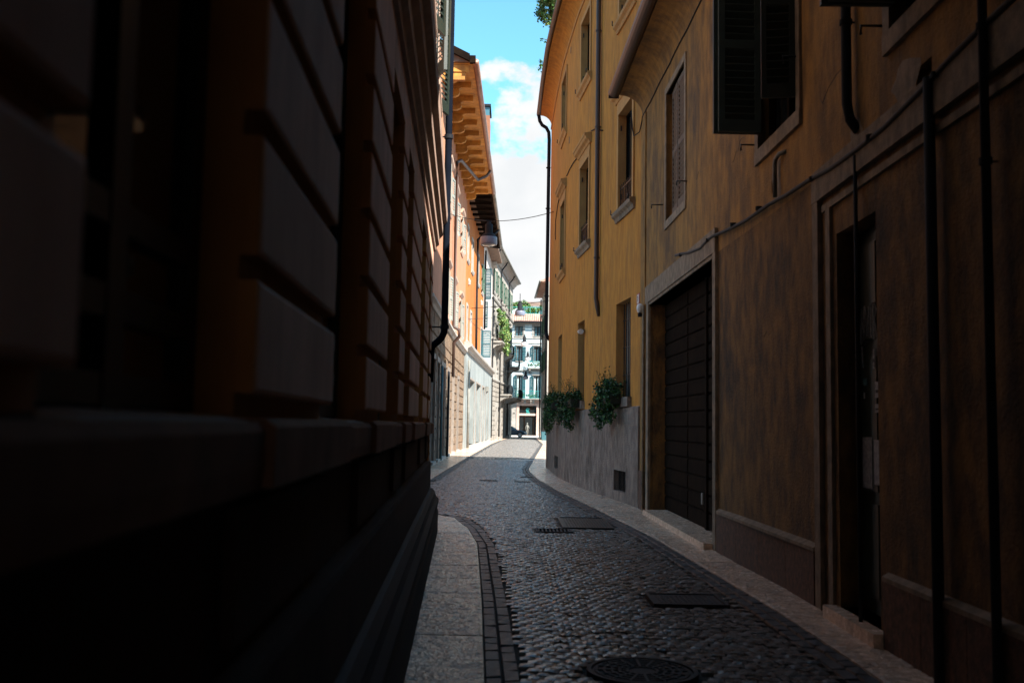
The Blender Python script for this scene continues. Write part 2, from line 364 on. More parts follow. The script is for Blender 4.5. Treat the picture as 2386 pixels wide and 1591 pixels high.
def clamp(W, t, z, r, parent, dd, m):
    mb = MB(); x, y, _ = W.P(t, z, dd); mb.lathe((x, y, z), [(r * 1.02, -.02), (r * 1.25, -.02), (r * 1.25, .02), (r * 1.02, .02)], 12, m)
    a = W.P(t, z, 0); mb.tube([a, (x, y, z)], r * .2, 5, m)
    return mb.build('clamp', m, parent)

# leaves in ellipsoids
def foliage(name, blobs, n, size, mts, parent, droop=0.0, weight=None):
    mb = MB(); tot = sum(b[3] * b[4] * b[5] for b in blobs)
    for (cx, cy, cz, rx, ry, rz) in blobs:
        k = int(n * rx * ry * rz / tot)
        # sub clumps give light and dark masses
        cl = []
        for _ in range(max(5, k // 40)):
            while True:
                u = Vector((random.uniform(-1, 1), random.uniform(-1, 1), random.uniform(-1, 1)))
                if 0.25 < u.length < 1: break
            cl.append(u)
        for _ in range(k):
            c0 = random.choice(cl); u = c0 + Vector((random.gauss(0, .17), random.gauss(0, .17), random.gauss(0, .17)))
            p = Vector((cx + u.x * rx, cy + u.y * ry, cz + u.z * rz - droop * random.random()))
            s_ = size * random.uniform(.6, 1.3)
            q = Euler((random.uniform(-1.2, 1.2), random.uniform(-1.2, 1.2), random.uniform(0, 6.3))).to_matrix()
            a = q @ Vector((s_ * .5, 0, 0)); b = q @ Vector((0, s_, s_ * .15)); c = q @ Vector((0, s_ * .5, -s_ * .05))
            mt = random.choice(mts)
            mb.quad(p - c * 1.0, p + a, p + c * 1.0 + b * .2, p - a, m=mt)
    return tag(mb.build(name, mts[0], parent), kind='stuff')

exec_parts = []
# ================================================================ GROUND
g = MB(); g.quad((-250, -150, -.06), (250, -150, -.06), (250, 450, -.06), (-250, 450, -.06))
tag(g.build('ground', GROUND), kind='structure')
LK_ = [(-.10, -14), (-.10, 3), (-.14, 6.3), (-.24, 9.2), (-.42, 13.4), (-.63, 15.35), (-.93, 17.0), (-1.35, 17.6), (-3.4, 19.0), (-3.3, 21), (-2.24, 28), (-2.01, 48.5), (-1.80, 62), (-1.55, 78.4), (-1.05, 96), (0.2, 118)]
RK_ = [(2.40, -14), (2.39, 6.8), (2.36, 8.8), (2.08, 14.5), (1.64, 19.5), (1.16, 24.5), (.84, 29), (.67, 33.5), (.66, 35.5), (.78, 38.3), (1.12, 46.2), (2.68, 81.7), (3.0, 118)]
def lerpk(K, y):
    for a, b in zip(K, K[1:]):
        if y <= b[1]: return a[0] + (b[0] - a[0]) * (y - a[1]) / (b[1] - a[1])
    return K[-1][0]
rd = MB(); ys = [-14 + i * 1.5 for i in range(89)]
for a, b in zip(ys, ys[1:]):
    rd.quad((lerpk(LK_, a) - .02, a, -.018), (lerpk(RK_, a) + .02, a, -.018), (lerpk(RK_, b) + .02, b, -.018), (lerpk(LK_, b) - .02, b, -.018))
road = tag(rd.build('road', JOINT, origin=(0, 0, -.018)), kind='structure')
# cross street at the far end
cs = MB(); cs.box(-60, 60, 118.2, 129.6, -.05, -.008)
cross = tag(cs.build('cross_street', ASPH), kind='structure')
cp = MB(); cp.box(-60, 60, 129.6, 131.79, -.05, .12)
tag(cp.build('pavement', STRIPE), kind='structure')

# --- cobbles: domed stones laid in shallow arcs
def cob_verts(w_, l_, h, jx):
    n = 4; V = []; F = []
    for j in range(n):
        for i in range(n):
            u = i / (n - 1) * 2 - 1; v = j / (n - 1) * 2 - 1
            r = max(abs(u), abs(v)); rr = (abs(u) ** 3 + abs(v) ** 3)
            z = h * (1 - .42 * rr / 2 - .30 * (r > .99))
            V.append((u * w_ * .5 + jx[(i * 7 + j * 3) % len(jx)], v * l_ * .5 + jx[(i * 5 + j * 11 + 2) % len(jx)], z + jx[(i + j * 5) % len(jx)] * .5))
    for j in range(n - 1):
        for i in range(n - 1):
            a = j * n + i; F.append((a, a + 1, a + n + 1, a + n))
    rim = [0, 1, 2, 3, 7, 11, 15, 14, 13, 12, 8, 4]; b = len(V)
    for k in rim: V.append((V[k][0] * 1.03, V[k][1] * 1.03, -.02))
    for k in range(12):
        k2 = (k + 1) % 12; F.append((rim[k], b + k, b + k2, rim[k2]))
    return V, F
rnd = random.Random(3)
variants = [cob_verts(rnd.uniform(.088, .104), rnd.uniform(.086, .102), rnd.uniform(.008, .013), [rnd.uniform(-.004, .004) for _ in range(13)]) for _ in range(14)]
cmesh = []
for V, F in variants:
    me = bpy.data.meshes.new('cobble'); me.from_pydata(V, [], F); me.materials.append(COBB); cmesh.append(me)
covers = [(0.55, 1.35, 15.35, 16.55), (1.05, 1.75, 9.1, 9.75), (0.28, 0.72, 14.9, 15.3)]   # filled in below, (x0,x1,y0,y1)
P1 = (0.83, 1.62, 15.55, 17.3); P2 = (1.30, 1.98, 9.02, 9.62); RND = (0.88, 6.62, 0.36); GR = (0.40, .95, 14.95, 15.42)
def free(x, y):
    for (a, b, c, d) in (P1, P2, GR):
        if a - .05 < x < b + .05 and c - .05 < y < d + .05: return False
    if math.hypot(x - RND[0], y - RND[1]) < RND[2] + .05: return False
    return True
stones = []
y = 5.3; row = 0
BW = .115
while y < 116:
    sz = (.104 if y < 45 else .16) * 1.0
    xl = lerpk(LK_, y) + 2 * BW + .02; xr = lerpk(RK_, y) - 2 * BW - .02
    x = -6 + (row % 2) * sz * .5
    while x < 7:
        lane = 1.3; ph = ((x + 10) % lane) / lane - .5
        if y > 45: ph *= .0
        yy = y + .34 * (0.25 - ph * ph) * (1 if int((x + 10) / lane) % 1 == 0 else 1) + rnd.uniform(-.008, .008)
        XL = lerpk(LK_, yy) + 2 * BW + sz * .5; XR = lerpk(RK_, yy) - 2 * BW - sz * .5
        if XL - .02 < x < XR + .02 and free(x, yy) and (yy < 60 or rnd.random() < 1):
            stones.append((x + rnd.uniform(-.006, .006), yy, math.atan(-.34 * 2 * ph / lane) + rnd.uniform(-.09, .09), sz / .112 * rnd.uniform(1.06, 1.14), rnd.randrange(14), rnd.uniform(-.005, .004), rnd.uniform(-.07, .07), rnd.uniform(-.07, .07)))
        x += sz
    y += sz * (.98); row += 1
vis = sorted([s_ for s_ in stones if s_[1] > 6.15], key=lambda q: q[1])
near = set(id(q) for q in vis[:300])
big = MB(); bigm = MB()
for s_ in stones:
    x, y, a, k, vi, dz, tx, ty = s_
    if id(s_) in near:
        o = bpy.data.objects.new('cobble', cmesh[vi]); col.objects.link(o); o.parent = road
        o.location = (x, y, .018 + dz); o.rotation_euler = (tx, ty, a); o.scale = (k, k, 1); continue
    V, F = variants[vi]; ca, sa = math.cos(a), math.sin(a); b = len(big.v)
    if y > 45: # cheaper stone far away
        q = .5 * k * .096
        for (u, v, zz) in ((-q, -q, -.02), (q, -q, -.02), (q, q, -.02), (-q, q, -.02), (-q * .85, -q * .85, .004), (q * .85, -q * .85, .004), (q * .85, q * .85, .004), (-q * .85, q * .85, .004)):
            big.v.append((x + u * ca - v * sa, y + u * sa + v * ca, zz + dz + u * ty + v * tx))
        for f in ((4, 5, 6, 7), (0, 1, 5, 4), (1, 2, 6, 5), (2, 3, 7, 6), (3, 0, 4, 7)): big.f.append(tuple(b + i for i in f)); big.m.append(None)
        continue
    for (u, v, zz) in V:
        u *= k; v *= k; big.v.append((x + u * ca - v * sa, y + u * sa + v * ca, zz + dz + u * ty * -1 + v * tx))
    for f in F: big.f.append(tuple(b + i for i in f)); big.m.append(None)
tag(big.build('cobbles', COBB, road, origin=(0, 5, -.02)), kind='stuff')
# --- border courses along both kerbs
bord = MB()
for K, sg in ((LK_, 1), (RK_, -1)):
    for c in range(2):
        y = 5.2
        while y < 112:
            L = rnd.uniform(.16, .30)
            if 17.2 < y < 28 and sg == 1: y += L; continue
            y2 = y + L - .014
            x0 = lerpk(K, y) + sg * (c * BW + .012); x1 = lerpk(K, y2) + sg * (c * BW + .012); wv = sg * (BW - .016)
            z = -.002 + rnd.uniform(-.004, .005) - c * .002; tl = rnd.uniform(-.004, .004)
            lo = [(x0, y, -.03), (x0 + wv, y, -.03), (x1 + wv, y2, -.03), (x1, y2, -.03)]
            cxm = (x0 + x1 + wv) / 2; cym = (y + y2) / 2
            hi = [(cxm + (p[0] - cxm) * .9, cym + (p[1] - cym) * .93, z + .012 + (tl if i % 2 else -tl)) for i, p in enumerate(lo)]
            lo = [(p[0], p[1], z - .006) for p in lo]
            bord.hexa(lo + hi if sg == 1 else [lo[1], lo[0], lo[3], lo[2], hi[1], hi[0], hi[3], hi[2]])
            y += L
tag(bord.build('border_stones', BORD, road, origin=(0, 5, -.02)), kind='stuff')

# --- pavements: slab by slab
def pavement(inner, outer, cuts, z, lab):
    sub = MB()
    for a, b in zip(cuts, cuts[1:]):
        sub.quad((inner(a), a, z - .02), (outer(a), a, z - .02), (outer(b), b, z - .02), (inner(b), b, z - .02))
    root = tag(sub.build('pavement', JOINT, origin=(0, cuts[0], z - .02)), kind='structure')
    for a, b in zip(cuts, cuts[1:]):
        mb = MB(); g_ = .008; j = rnd.uniform(-.004, .004)
        n = 3; W_ = []
        for i in range(n + 1):
            yy = a + g_ + (b - a - 2 * g_) * i / n; W_.append((inner(yy), outer(yy), yy))
        for (p, q) in zip(W_, W_[1:]):
            lo = [(p[0], p[2], z - .1), (p[1], p[2], z - .1), (q[1], q[2], z - .1), (q[0], q[2], z - .1)]
            hi = [(x, yy, z + j + rnd.uniform(-.001, .001)) for (x, yy, _) in lo]
            if not 3 < a < 19: mb.hexa(lo + hi)
        if 3 < a < 19:    # near slabs: bush-hammered top with real relief, and four sides
            nu = max(3, int(abs(W_[0][1] - W_[0][0]) / .03)); nv = max(3, int((b - a) / .03)); b_ = len(mb.v)
            for q in range(nv + 1):
                yy = a + g_ + (b - a - 2 * g_) * q / nv; xi, xo = inner(yy), outer(yy)
                for p in range(nu + 1):
                    ed_ = p in (0, nu) or q in (0, nv)
                    mb.v.append((xi + (xo - xi) * p / nu, yy, z + j + (-.006 if ed_ else rnd.gauss(0, .0026))))
            for q in range(nv):
                for p in range(nu):
                    k = b_ + q * (nu + 1) + p; mb.f.append((k, k + 1, k + nu + 2, k + nu + 1)); mb.m.append(None)
            c4 = [b_, b_ + nu, b_ + nv * (nu + 1) + nu, b_ + nv * (nu + 1)]
            for u, v in ((0, 1), (1, 2), (2, 3), (3, 0)):
                P0, P1_ = mb.v[c4[u]], mb.v[c4[v]]
                mb.quad(P0, P1_, (P1_[0], P1_[1], z - .1), (P0[0], P0[1], z - .1))
        mb.build('slab', PAVE, root)
def cutsf(a, b, s0, s1):
    c = [a]
    while c[-1] < b: c.append(c[-1] + rnd.uniform(s0, s1))
    c[-1] = b; return c
PZ = .018
pavement(lambda y: WL.P(y, 0, -.2)[0] if y < 14.7 else -1.05 - (y - 14.7) * .09, lambda y: lerpk(LK_, y) if y < 17 else lerpk(LK_, y), cutsf(-1.5, 17.55, .75, 1.15), PZ, 'l')
pavement(lambda y: WA.P(max(y, 30), 0, -.3)[0], lambda y: lerpk(LK_, y), [21.0] + cutsf(22.2, 95.5, 1.1, 1.9), PZ, 'l2')
pavement(lambda y: WD.P(max(y, 95.5), 0, -.3)[0], lambda y: lerpk(LK_, y), cutsf(95.5, 118, 1.4, 2.2), PZ, 'l3')
def rin(y):
    if y < 19.5: return WH.P(y, 0, -.35)[0]
    if y < 37.7: return WF.P(y, 0, -.3)[0]
    return 3.8 + (y - 37.7) * .02
pavement(lambda y: lerpk(RK_, y), rin, cutsf(-1.5, 118, .85, 1.5), PZ, 'r')
# pale band across the road
sb = MB(); sb.hexa([(.10, 43.9, -.02), (1.02, 44.3, -.02), (1.05, 44.9, -.02), (.14, 44.5, -.02), (.10, 43.9, .026), (1.02, 44.3, .026), (1.05, 44.9, .026), (.14, 44.5, .026)])
tag(sb.build('marble_strip', STRIPE), 'narrow white stone strip set across the cobbles beside the right kerb', 'stone strip')
# --- manhole plates
def plate(a, lab, nx, ny, name='manhole_cover', IRON=IRON):
    x0, x1, y0, y1 = a; t = thing(name, ((x0 + x1) / 2, (y0 + y1) / 2, 0), lab, 'manhole cover')
    f = MB(); e = .035
    f.box(x0, x1, y0, y0 + e, -.02, .030); f.box(x0, x1, y1 - e, y1, -.02, .030); f.box(x0, x0 + e, y0 + e, y1 - e, -.02, .030); f.box(x1 - e, x1, y0 + e, y1 - e, -.02, .030)
    f.build('frame', IRON, t)
    p = MB(); p.box(x0 + e + .006, x1 - e - .006, y0 + e + .006, y1 - e - .006, -.02, .020)
    for i in range(nx):
        for j in range(ny):
            cx = x0 + e + .03 + (x1 - x0 - 2 * e - .06) * (i + .5) / nx; cy = y0 + e + .03 + (y1 - y0 - 2 * e - .06) * (j + .5) / ny
            p.box(cx - .011, cx + .011, cy - .011, cy + .011, .020, .0215)
    p.build('plate', IRON, t); return t
plate(P1, 'bright rectangular iron access cover in the cobbles opposite the garage door', 14, 24)
plate(P2, 'dark rectangular iron access cover in the nearer cobbles beside the right kerb', 12, 10, IRON=IRON2)
mc = thing('manhole_cover', (RND[0], RND[1], 0), 'round iron manhole cover with concentric rings and spokes in the nearest cobbles', 'manhole cover')
m_ = MB(); r = RND[2]; m_.lathe((RND[0], RND[1], 0), [(r, -.02), (r, .028), (r - .03, .028), (r - .03, .010)], 40); m_.build('frame', IRON2, mc)
m_ = MB(); pr = [(r - .036, -.01), (r - .036, .018)]
for k in range(5):
    q = r - .07 - k * .05; pr += [(q + .022, .018), (q + .018, .025), (q, .025), (q - .004, .018)]
pr += [(.0, .018)]
m_.lathe((RND[0], RND[1], 0), pr, 40)
for k in range(16):
    t = k * math.pi / 8; c, s_ = math.cos(t), math.sin(t)
    a0, a1, h = .1, r - .06, .008
    m_.hexa([(RND[0] + c * u - s_ * v, RND[1] + s_ * u + c * v, z) for z in (.015, .027) for (u, v) in ((a0, -h), (a1, -h), (a1, h), (a0, h))])
m_.build('plate', IRON2, mc)
gt = thing('drain_grate', ((GR[0] + GR[1]) / 2, GR[2], 0), 'slotted iron drain grate left of the bright rectangular cover', 'drain grate')
m_ = MB(); m_.box(GR[0], GR[1], GR[2], GR[2] + .03, -.03, .024); m_.box(GR[0], GR[1], GR[3] - .03, GR[3], -.03, .024); m_.box(GR[0], GR[0] + .03, GR[2] + .03, GR[3] - .03, -.03, .024); m_.box(GR[1] - .03, GR[1], GR[2] + .03, GR[3] - .03, -.03, .024)
m_.build('frame', IRON2, gt)
for k in range(9):
    m_ = MB(); x = GR[0] + .05 + k * (GR[1] - GR[0] - .1) / 8; m_.box(x - .012, x + .012, GR[2] + .03, GR[3] - .03, -.02, .020); m_.build('bar', IRON2, gt)
for i, (x, y, wv) in enumerate(((-.60, 28.2, .5), (.35, 27.9, .45), (.5, 30.4, .35))):
    t = thing('drain_grate', (x, y, 0), ['worn metal drain grate in the middle cobbles, leftmost of three', 'worn metal drain grate in the middle cobbles, nearer of the right two', 'worn metal drain grate in the middle cobbles, farthest of three'][i], 'drain grate', 'small grates in the middle of the cobbles')
    m_ = MB(); m_.box(x - wv / 2, x + wv / 2, y - .1, y - .07, -.02, .03); m_.box(x - wv / 2, x + wv / 2, y + .07, y + .1, -.02, .03); m_.build('frame', IRON, t)
    for k in range(8):
        m_ = MB(); xx = x - wv / 2 + .02 + k * (wv - .04) / 7; m_.box(xx - .01, xx + .01, y - .07, y + .07, -.02, .028); m_.build('bar', IRON, t)
lt = MB(); c0 = WF.P(22.0, PZ, .22)
for k in range(5): lt.quad(*[(c0[0] + rnd.uniform(-.07, .07), c0[1] + rnd.uniform(-.12, .12), PZ + .004 + rnd.uniform(0, .05)) for _ in range(4)])
tag(lt.build('litter', PLATEW), 'crumpled white scrap of litter on the right pavement by the ochre wall', 'litter')

# ================================================================ LEFT RUSTICATED BUILDING
LB = thing('rusticated_building', WL.P(7, 0, 0), 'dark brown building with grooved stucco blocks, tall recessed windows and black stone base at left', 'building')
ops = [(1.22, 2.27), (3.63, 4.87), (6.18, 7.38), (8.0, 8.86), (10.8, 12.0), (13.35, 14.05)]
TOPZ = 3.85; WOPS = [(a, b, 1.61, TOPZ, .5) for a, b in ops]
m_ = MB()
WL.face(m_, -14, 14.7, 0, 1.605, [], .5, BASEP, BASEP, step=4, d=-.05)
WL.face(m_, -14, 14.7, 1.605, 4.2, WOPS, .5, RUST, RUST, step=4, d=-.05)
WL.face(m_, -14, 14.7, 4.2, 15.5, [(a, b, 6.1, 8.6, .25) for a, b in ((2.6, 3.7), (6.2, 7.3), (9.8, 10.9), (12.9, 13.9))] + [(a, b, 10.1, 12.4, .25) for a, b in ((2.6, 3.7), (6.2, 7.3), (9.8, 10.9), (12.9, 13.9))], .3, CORN, CORN, step=4, d=-.05)
WL.shell(m_, -14, 14.7, 0, 15.5, 8, RUST)
# front returns to meet the recessed skin
m_.build('wall', RUST, LB)
gz = [1.66] + [1.95 + .34 * k for k in range(7)]    # groove heights
piers = []; last = -1.2
for a, b in ops: piers.append((last, a)); last = b
piers.append((last, 14.7))
for (a, b) in piers:
    for i, z in enumerate(gz[:-1]):
        z0 = z + (.03 if i else .0); z1 = gz[i + 1] - .03
        if i == len(gz) - 2: z1 = 4.17
        mb = MB(); e = .012
        def P(t, z, d): return WL.P(t, z, d)
        # rust body, cream face plate with a chamfer
        WL.bx(mb, a + .001, b - .001, z0, z1, -.06, -.006, RUST)
        c = [P(a + .004, z0, -.006), P(b - .004, z0, -.006), P(b - .012, z0 + .012, 0), P(a + .012, z0 + .012, 0), P(a + .004, z1, -.006), P(b - .004, z1, -.006), P(b - .012, z1 - .012, 0), P(a + .012, z1 - .012, 0)]
        mb.hexa(c, CREAM)
        mb.build('block', CREAM, LB)
for (a, b) in ops:   # wall above each opening
    mb = MB(); WL.bx(mb, a, b, TOPZ, 4.17, -.06, 0, CREAM, {0: RUST}); mb.build('lintel', CREAM, LB)
# ledge, lower bands
m_ = MB(); WL.prof(m_, -4, 14.72, [(-.05, 1.45), (.035, 1.45), (.04, 1.50), (.04, 1.575), (.025, 1.595), (-.10, 1.60)], None, 5); m_.build('ledge', LEDG, LB)
for (a, b) in piers:
    if a < 0: continue
    mb = MB(); WL.prof(mb, a - .08, b + .08, [(.0, 1.452), (.062, 1.452), (.064, 1.585), (.04, 1.604), (-.05, 1.606)], None, 5); mb.build('ledge_block', LEDG, LB)
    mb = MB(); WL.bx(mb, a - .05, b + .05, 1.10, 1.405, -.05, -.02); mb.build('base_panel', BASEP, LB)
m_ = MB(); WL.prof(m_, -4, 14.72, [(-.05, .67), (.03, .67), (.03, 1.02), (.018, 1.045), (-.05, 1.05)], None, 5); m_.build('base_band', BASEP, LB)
m_ = MB(); WL.prof(m_, -4, 14.74, [(-.05, .0), (.15, .0), (.15, .33), (.135, .36), (.135, .42), (.155, .45), (.155, .50), (.115, .54), (.10, .58), (.10, .60), (.06, .645), (-.05, .675)], None, 5)
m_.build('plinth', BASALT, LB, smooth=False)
# string course cornice
m_ = MB(); WL.prof(m_, -14, 14.85, [(-.05, 4.17), (.03, 4.17), (.035, 4.24), (.075, 4.27), (.08, 4.36), (.13, 4.42), (.135, 4.54), (.19, 4.58), (.20, 4.70), (.17, 4.73), (-.05, 4.78)], None, 5); m_.build('cornice', CORN, LB)
m_ = MB(); WL.prof(m_, -14, 14.85, [(-.05, 5.35), (.05, 5.35), (.09, 5.42), (.09, 5.52), (.04, 5.56), (-.05, 5.58)], None, 5); m_.build('cornice', CORN, LB)
for zb, zt in ((6.1, 8.6), (10.1, 12.4)):
    for a, b in ((2.6, 3.7), (6.2, 7.3), (9.8, 10.9), (12.9, 13.9)):
        wf = MB()
        WL.bx(wf, a - .16, a, zb, zt, -.05, .04); WL.bx(wf, b, b + .16, zb, zt, -.05, .04); WL.bx(wf, a - .16, b + .16, zt, zt + .18, -.05, .045)
        wf = wf.build('window', CORN, LB)
        q = MB(); WL.prof(q, a - .22, b + .22, [(-.05, zb - .16), (.05, zb - .16), (.10, zb - .08), (.10, zb), (-.05, zb)]); q.build('sill', CORN, wf)
        q = MB(); WL.prof(q, a - .22, b + .22, [(-.05, zt + .181), (.06, zt + .181), (.13, zt + .27), (.13, zt + .31), (-.05, zt + .34)]); q.build('hood', CORN, wf)
        for (h, sg) in ((a, -1), (b, 1)):
            p0 = WL.P(h, 0, -.0); p1 = WL.P(h + sg * .46, 0, .17)
            leaf('shutter', (p0[0], p0[1]), (p1[0], p1[1]), zb + .02, zt - .02, GREEN if False else DGREEN, wf, .045, .07)
        q = MB(); q.quad(WL.P(a, zb, -.2), WL.P(b, zb, -.2), WL.P(b, zt, -.2), WL.P(a, zt, -.2)); q.build('pane', GLASS, wf)
# ground floor casements
for i, (a, b) in enumerate(ops):
    fr = MB(); d0, d1 = -.19, -.14
    for (u, v) in ((a, a + .07), ((a + b) / 2 - .045, (a + b) / 2 + .045), (b - .07, b)): WL.bx(fr, u, v, 1.61, TOPZ, d0, d1)
    mid = (a + b) / 2
    for (u, v) in ((a + .07, mid - .045), (mid + .045, b - .07)):
        for zc in (1.65, 1.80, 1.96, 3.0, 3.81): WL.bx(fr, u, v, zc - .028, zc + .028, d0 + .003, d1 - .003)
    wn = fr.build('window', DARK if False else DGREEN, LB)
    for (u, v) in ((a + .07, mid - .045), (mid + .045, b - .07)):
        for (c, e) in ((1.678, 1.772), (1.828, 1.932), (1.988, 2.972), (3.028, 3.782)):
            q = MB(); q.quad(WL.P(u, c, -.165), WL.P(v, c, -.165), WL.P(v, e, -.165), WL.P(u, e, -.165)); q.build('pane', GLASS, wn)
    q = MB(); WL.prof(q, a, b, [(-.3, 1.57), (.0, 1.57), (.0, 1.60), (-.3, 1.63)]); q.build('sill', CORN, wn)
# eave of the left building
m_ = MB(); WL.prof(m_, -14, 15.0, [(-8, 15.5), (.1, 15.5), (.55, 15.75), (.6, 15.9), (-4, 17.5)], None, 5); m_.build('roof', ROOFD, LB)
# corner drainpipe with an elbow back into the wall
px, py = -1.005, 14.72
dp = tubeobj('drainpipe', [(px, py, 15.7), (px, py, 3.02), (px - .005, py, 2.94), (px - .04, py, 2.86), (px - .10, py, 2.80), (px - .17, py, 2.74), (px - .19, py, 2.66), (px - .2, py, 2.2)], .052, PIPEL, LB, 14)
for z in (3.02, 5.9, 9.4, 12.6):
    q = MB(); q.lathe((px, py, z), [(.052, -.03), (.066, -.03), (.066, .03), (.052, .03)], 14); q.tube([(px, py, z), (px - .22, py, z)], .012, 5); q.build('clamp', PIPED, dp)
# small junction box and cable on the cornice
q = MB(); WL.bx(q, 9.0, 9.22, 5.02, 5.3, .0, .09); q.build('junction_box', GUTG, LB)
q = MB(); WL.bx(q, 13.0, 13.2, 4.86, 5.1, .0, .09); q.build('junction_box', GUTG, LB)
tubeobj('cable', [WL.P(6 + i * .4, 4.82 + .02 * math.sin(i * 1.7), .02 + .02 * math.cos(i * 2.3)) for i in range(22)], .008, PIPED, LB, 5)

# ================================================================ ADDED UNSEEN BLOCK over the alley behind the viewer, shades the near walls
PB = thing('shade_block', (1, -1, 4.4), 'added unseen block over the alley behind the viewpoint that shades the near walls', 'building')
m_ = MB(); m_.hexa([(-1.2, -9, 4.06), (3.2, -9, 4.06), (3.2, 5.1, 4.06), (-1.2, 1.9, 4.06), (-1.2, -9, 15.5), (3.2, -9, 15.5), (3.2, 5.1, 15.5), (-1.2, 1.9, 15.5)]); m_.build('wall', BROWN, PB)

# ================================================================ BROWN BUILDING, RIGHT
HB = thing('brown_building', WH.P(10, 0, 0), 'weathered brown plaster building with garage door and open dark shutters at right', 'building')
EH = 8.30
Hops = [(13.1, 18.39, .02, 3.85, .32), (15.15, 16.75, 5.08, 7.30, .16), (9.62, 11.0, 4.72, 6.9, .22), (5.95, 7.15, 4.55, 6.7, .22), (7.56, 8.50, .12, 3.28, .24),
        (6.48, 6.74, 3.98, 4.10, .1), (10.45, 10.58, 4.12, 4.26, .1), (1.5, 2.7, 4.7, 6.7, .22), (3.2, 4.6, .1, 3.2, .24)]
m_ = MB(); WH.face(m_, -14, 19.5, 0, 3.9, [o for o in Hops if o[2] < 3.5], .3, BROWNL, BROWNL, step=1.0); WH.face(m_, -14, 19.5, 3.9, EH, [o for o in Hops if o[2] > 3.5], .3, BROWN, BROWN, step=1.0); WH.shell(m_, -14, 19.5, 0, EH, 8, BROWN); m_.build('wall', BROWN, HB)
# cove, gutter, roof
m_ = MB(); pr = [(0, 7.78)] + [(.46 - .46 * math.cos(a), 7.78 + .42 * math.sin(a)) for a in [i * math.pi / 14 for i in range(1, 8)]] + [(.46, 8.32), (0, 8.32)]
WH.prof(m_, -14, 19.5, pr, None, 1.0); m_.build('cove', BROWN, HB)
m_ = MB(); c = [(.56 + .12 * math.cos(a), 8.30 + .13 * math.sin(a)) for a in [math.pi + i * math.pi / 8 for i in range(9)]] + [(.665, 8.34), (.665, 8.31)] + [(.56 + .10 * math.cos(a), 8.31 + .11 * math.sin(a)) for a in [2 * math.pi - i * math.pi / 8 for i in range(9)]]
WH.prof(m_, -14, 19.62, c, None, 1.0); m_.build('gutter', PIPEB, HB)
m_ = MB(); WH.prof(m_, -14, 19.6, [(.60, 8.345), (.60, 8.40), (-4, 9.9), (-8, 8.4), (-8, 8.33), (0, 8.33)], None, 2); m_.build('roof', ROOFD, HB)
m_ = MB(); WH.bx(m_, 19.6, 19.625, 8.17, 8.33, .46, .67); m_.build('gutter_cap', PIPEB, HB)
tubeobj('cable', [WH.P(19.45 - i * .5, 7.74 + .012 * math.sin(i * 1.9), .012) for i in range(34)], .011, PIPED, HB, 5)
tubeobj('cable', [WF.P(20.35, 8.15, .04), WF.P(20.2, 7.75, .05), WF.P(20.0, 7.52, .06), WH.P(19.45, 7.45, .06), WH.P(19.3, 7.72, .02)], .012, PIPED, HB, 5)
def casing(W, a, b, z0, z1, wd, dd, mt, parent, name='window'):
    q = MB(); W.bx(q, a - wd, a, z0, z1, -.06, dd); W.bx(q, b, b + wd, z0, z1, -.06, dd); W.bx(q, a - wd, b + wd, z1, z1 + wd, -.06, dd + .004); W.bx(q, a - wd, b + wd, z0 - wd * 1.2, z0, -.06, dd + .006)
    return q.build(name, mt, parent)
def pane(W, a, b, z0, z1, d, parent, mt=None):
    q = MB(); q.quad(W.P(a, z0, d), W.P(b, z0, d), W.P(b, z1, d), W.P(a, z1, d)); return q.build('pane', mt or GLASS, parent)
def hook(W, t, z, L, parent):
    a = W.P(t, z, 0); b = W.P(t, z, L); c = W.P(t, z - .07, L)
    tubeobj('hook', [a, b, c], .012, IRON, parent, 6)
wn = casing(WH, 15.15, 16.75, 5.08, 7.30, .11, .02, BROWNF, HB)
for (a, b) in ((15.17, 15.92), (15.96, 16.62)):
    p0, p1 = WH.P(a, 0, -.05), WH.P(b, 0, -.05 if a < 15.5 else -.09); leaf('shutter', p0[:2], p1[:2], 5.12, 7.27, SHBROWN, wn, .04, .075)
hook(WH, 15.0, 5.35, .16, wn); hook(WH, 17.1, 5.45, .2, wn)
for (a, b, z0, z1, lf) in ((9.62, 11.0, 4.72, 6.9, 1), (5.95, 7.15, 4.55, 6.7, 1), (1.5, 2.7, 4.7, 6.7, 1)):
    wn = casing(WH, a, b, z0, z1, .13, .03, BROWNF, HB)
    pane(WH, a, b, z0, z1, -.16, wn)
    q = MB(); 
    for u in (a, (a + b) / 2 - .03, b - .06): WH.bx(q, u, u + .06, z0, z1, -.15, -.10)
    q.build('sash', WOODD, wn)
    w2 = .52
    p0, p1 = WH.P(b - .03, 0, .02), WH.P(b - .02, 0, .54); leaf('shutter', p0[:2], p1[:2], z0 + .17, z1, SHUTG, wn, .045, .08)
    p0, p1 = WH.P(b - .09, 0, .02), WH.P(b - .10, 0, .50); leaf('shutter', p0[:2], p1[:2], z0 + .17, z1, SHUTG, wn, .04, .08)
    p0, p1 = WH.P(a + .06, 0, .02), WH.P(a + .12, 0, .34); leaf('shutter', p0[:2], p1[:2], z0 + .17, z1, DGREEN, wn, .045, .08)
    hook(WH, b + .22, z0 + .12, .16, wn); hook(WH, a - .03, z0 + .55, .16, wn)
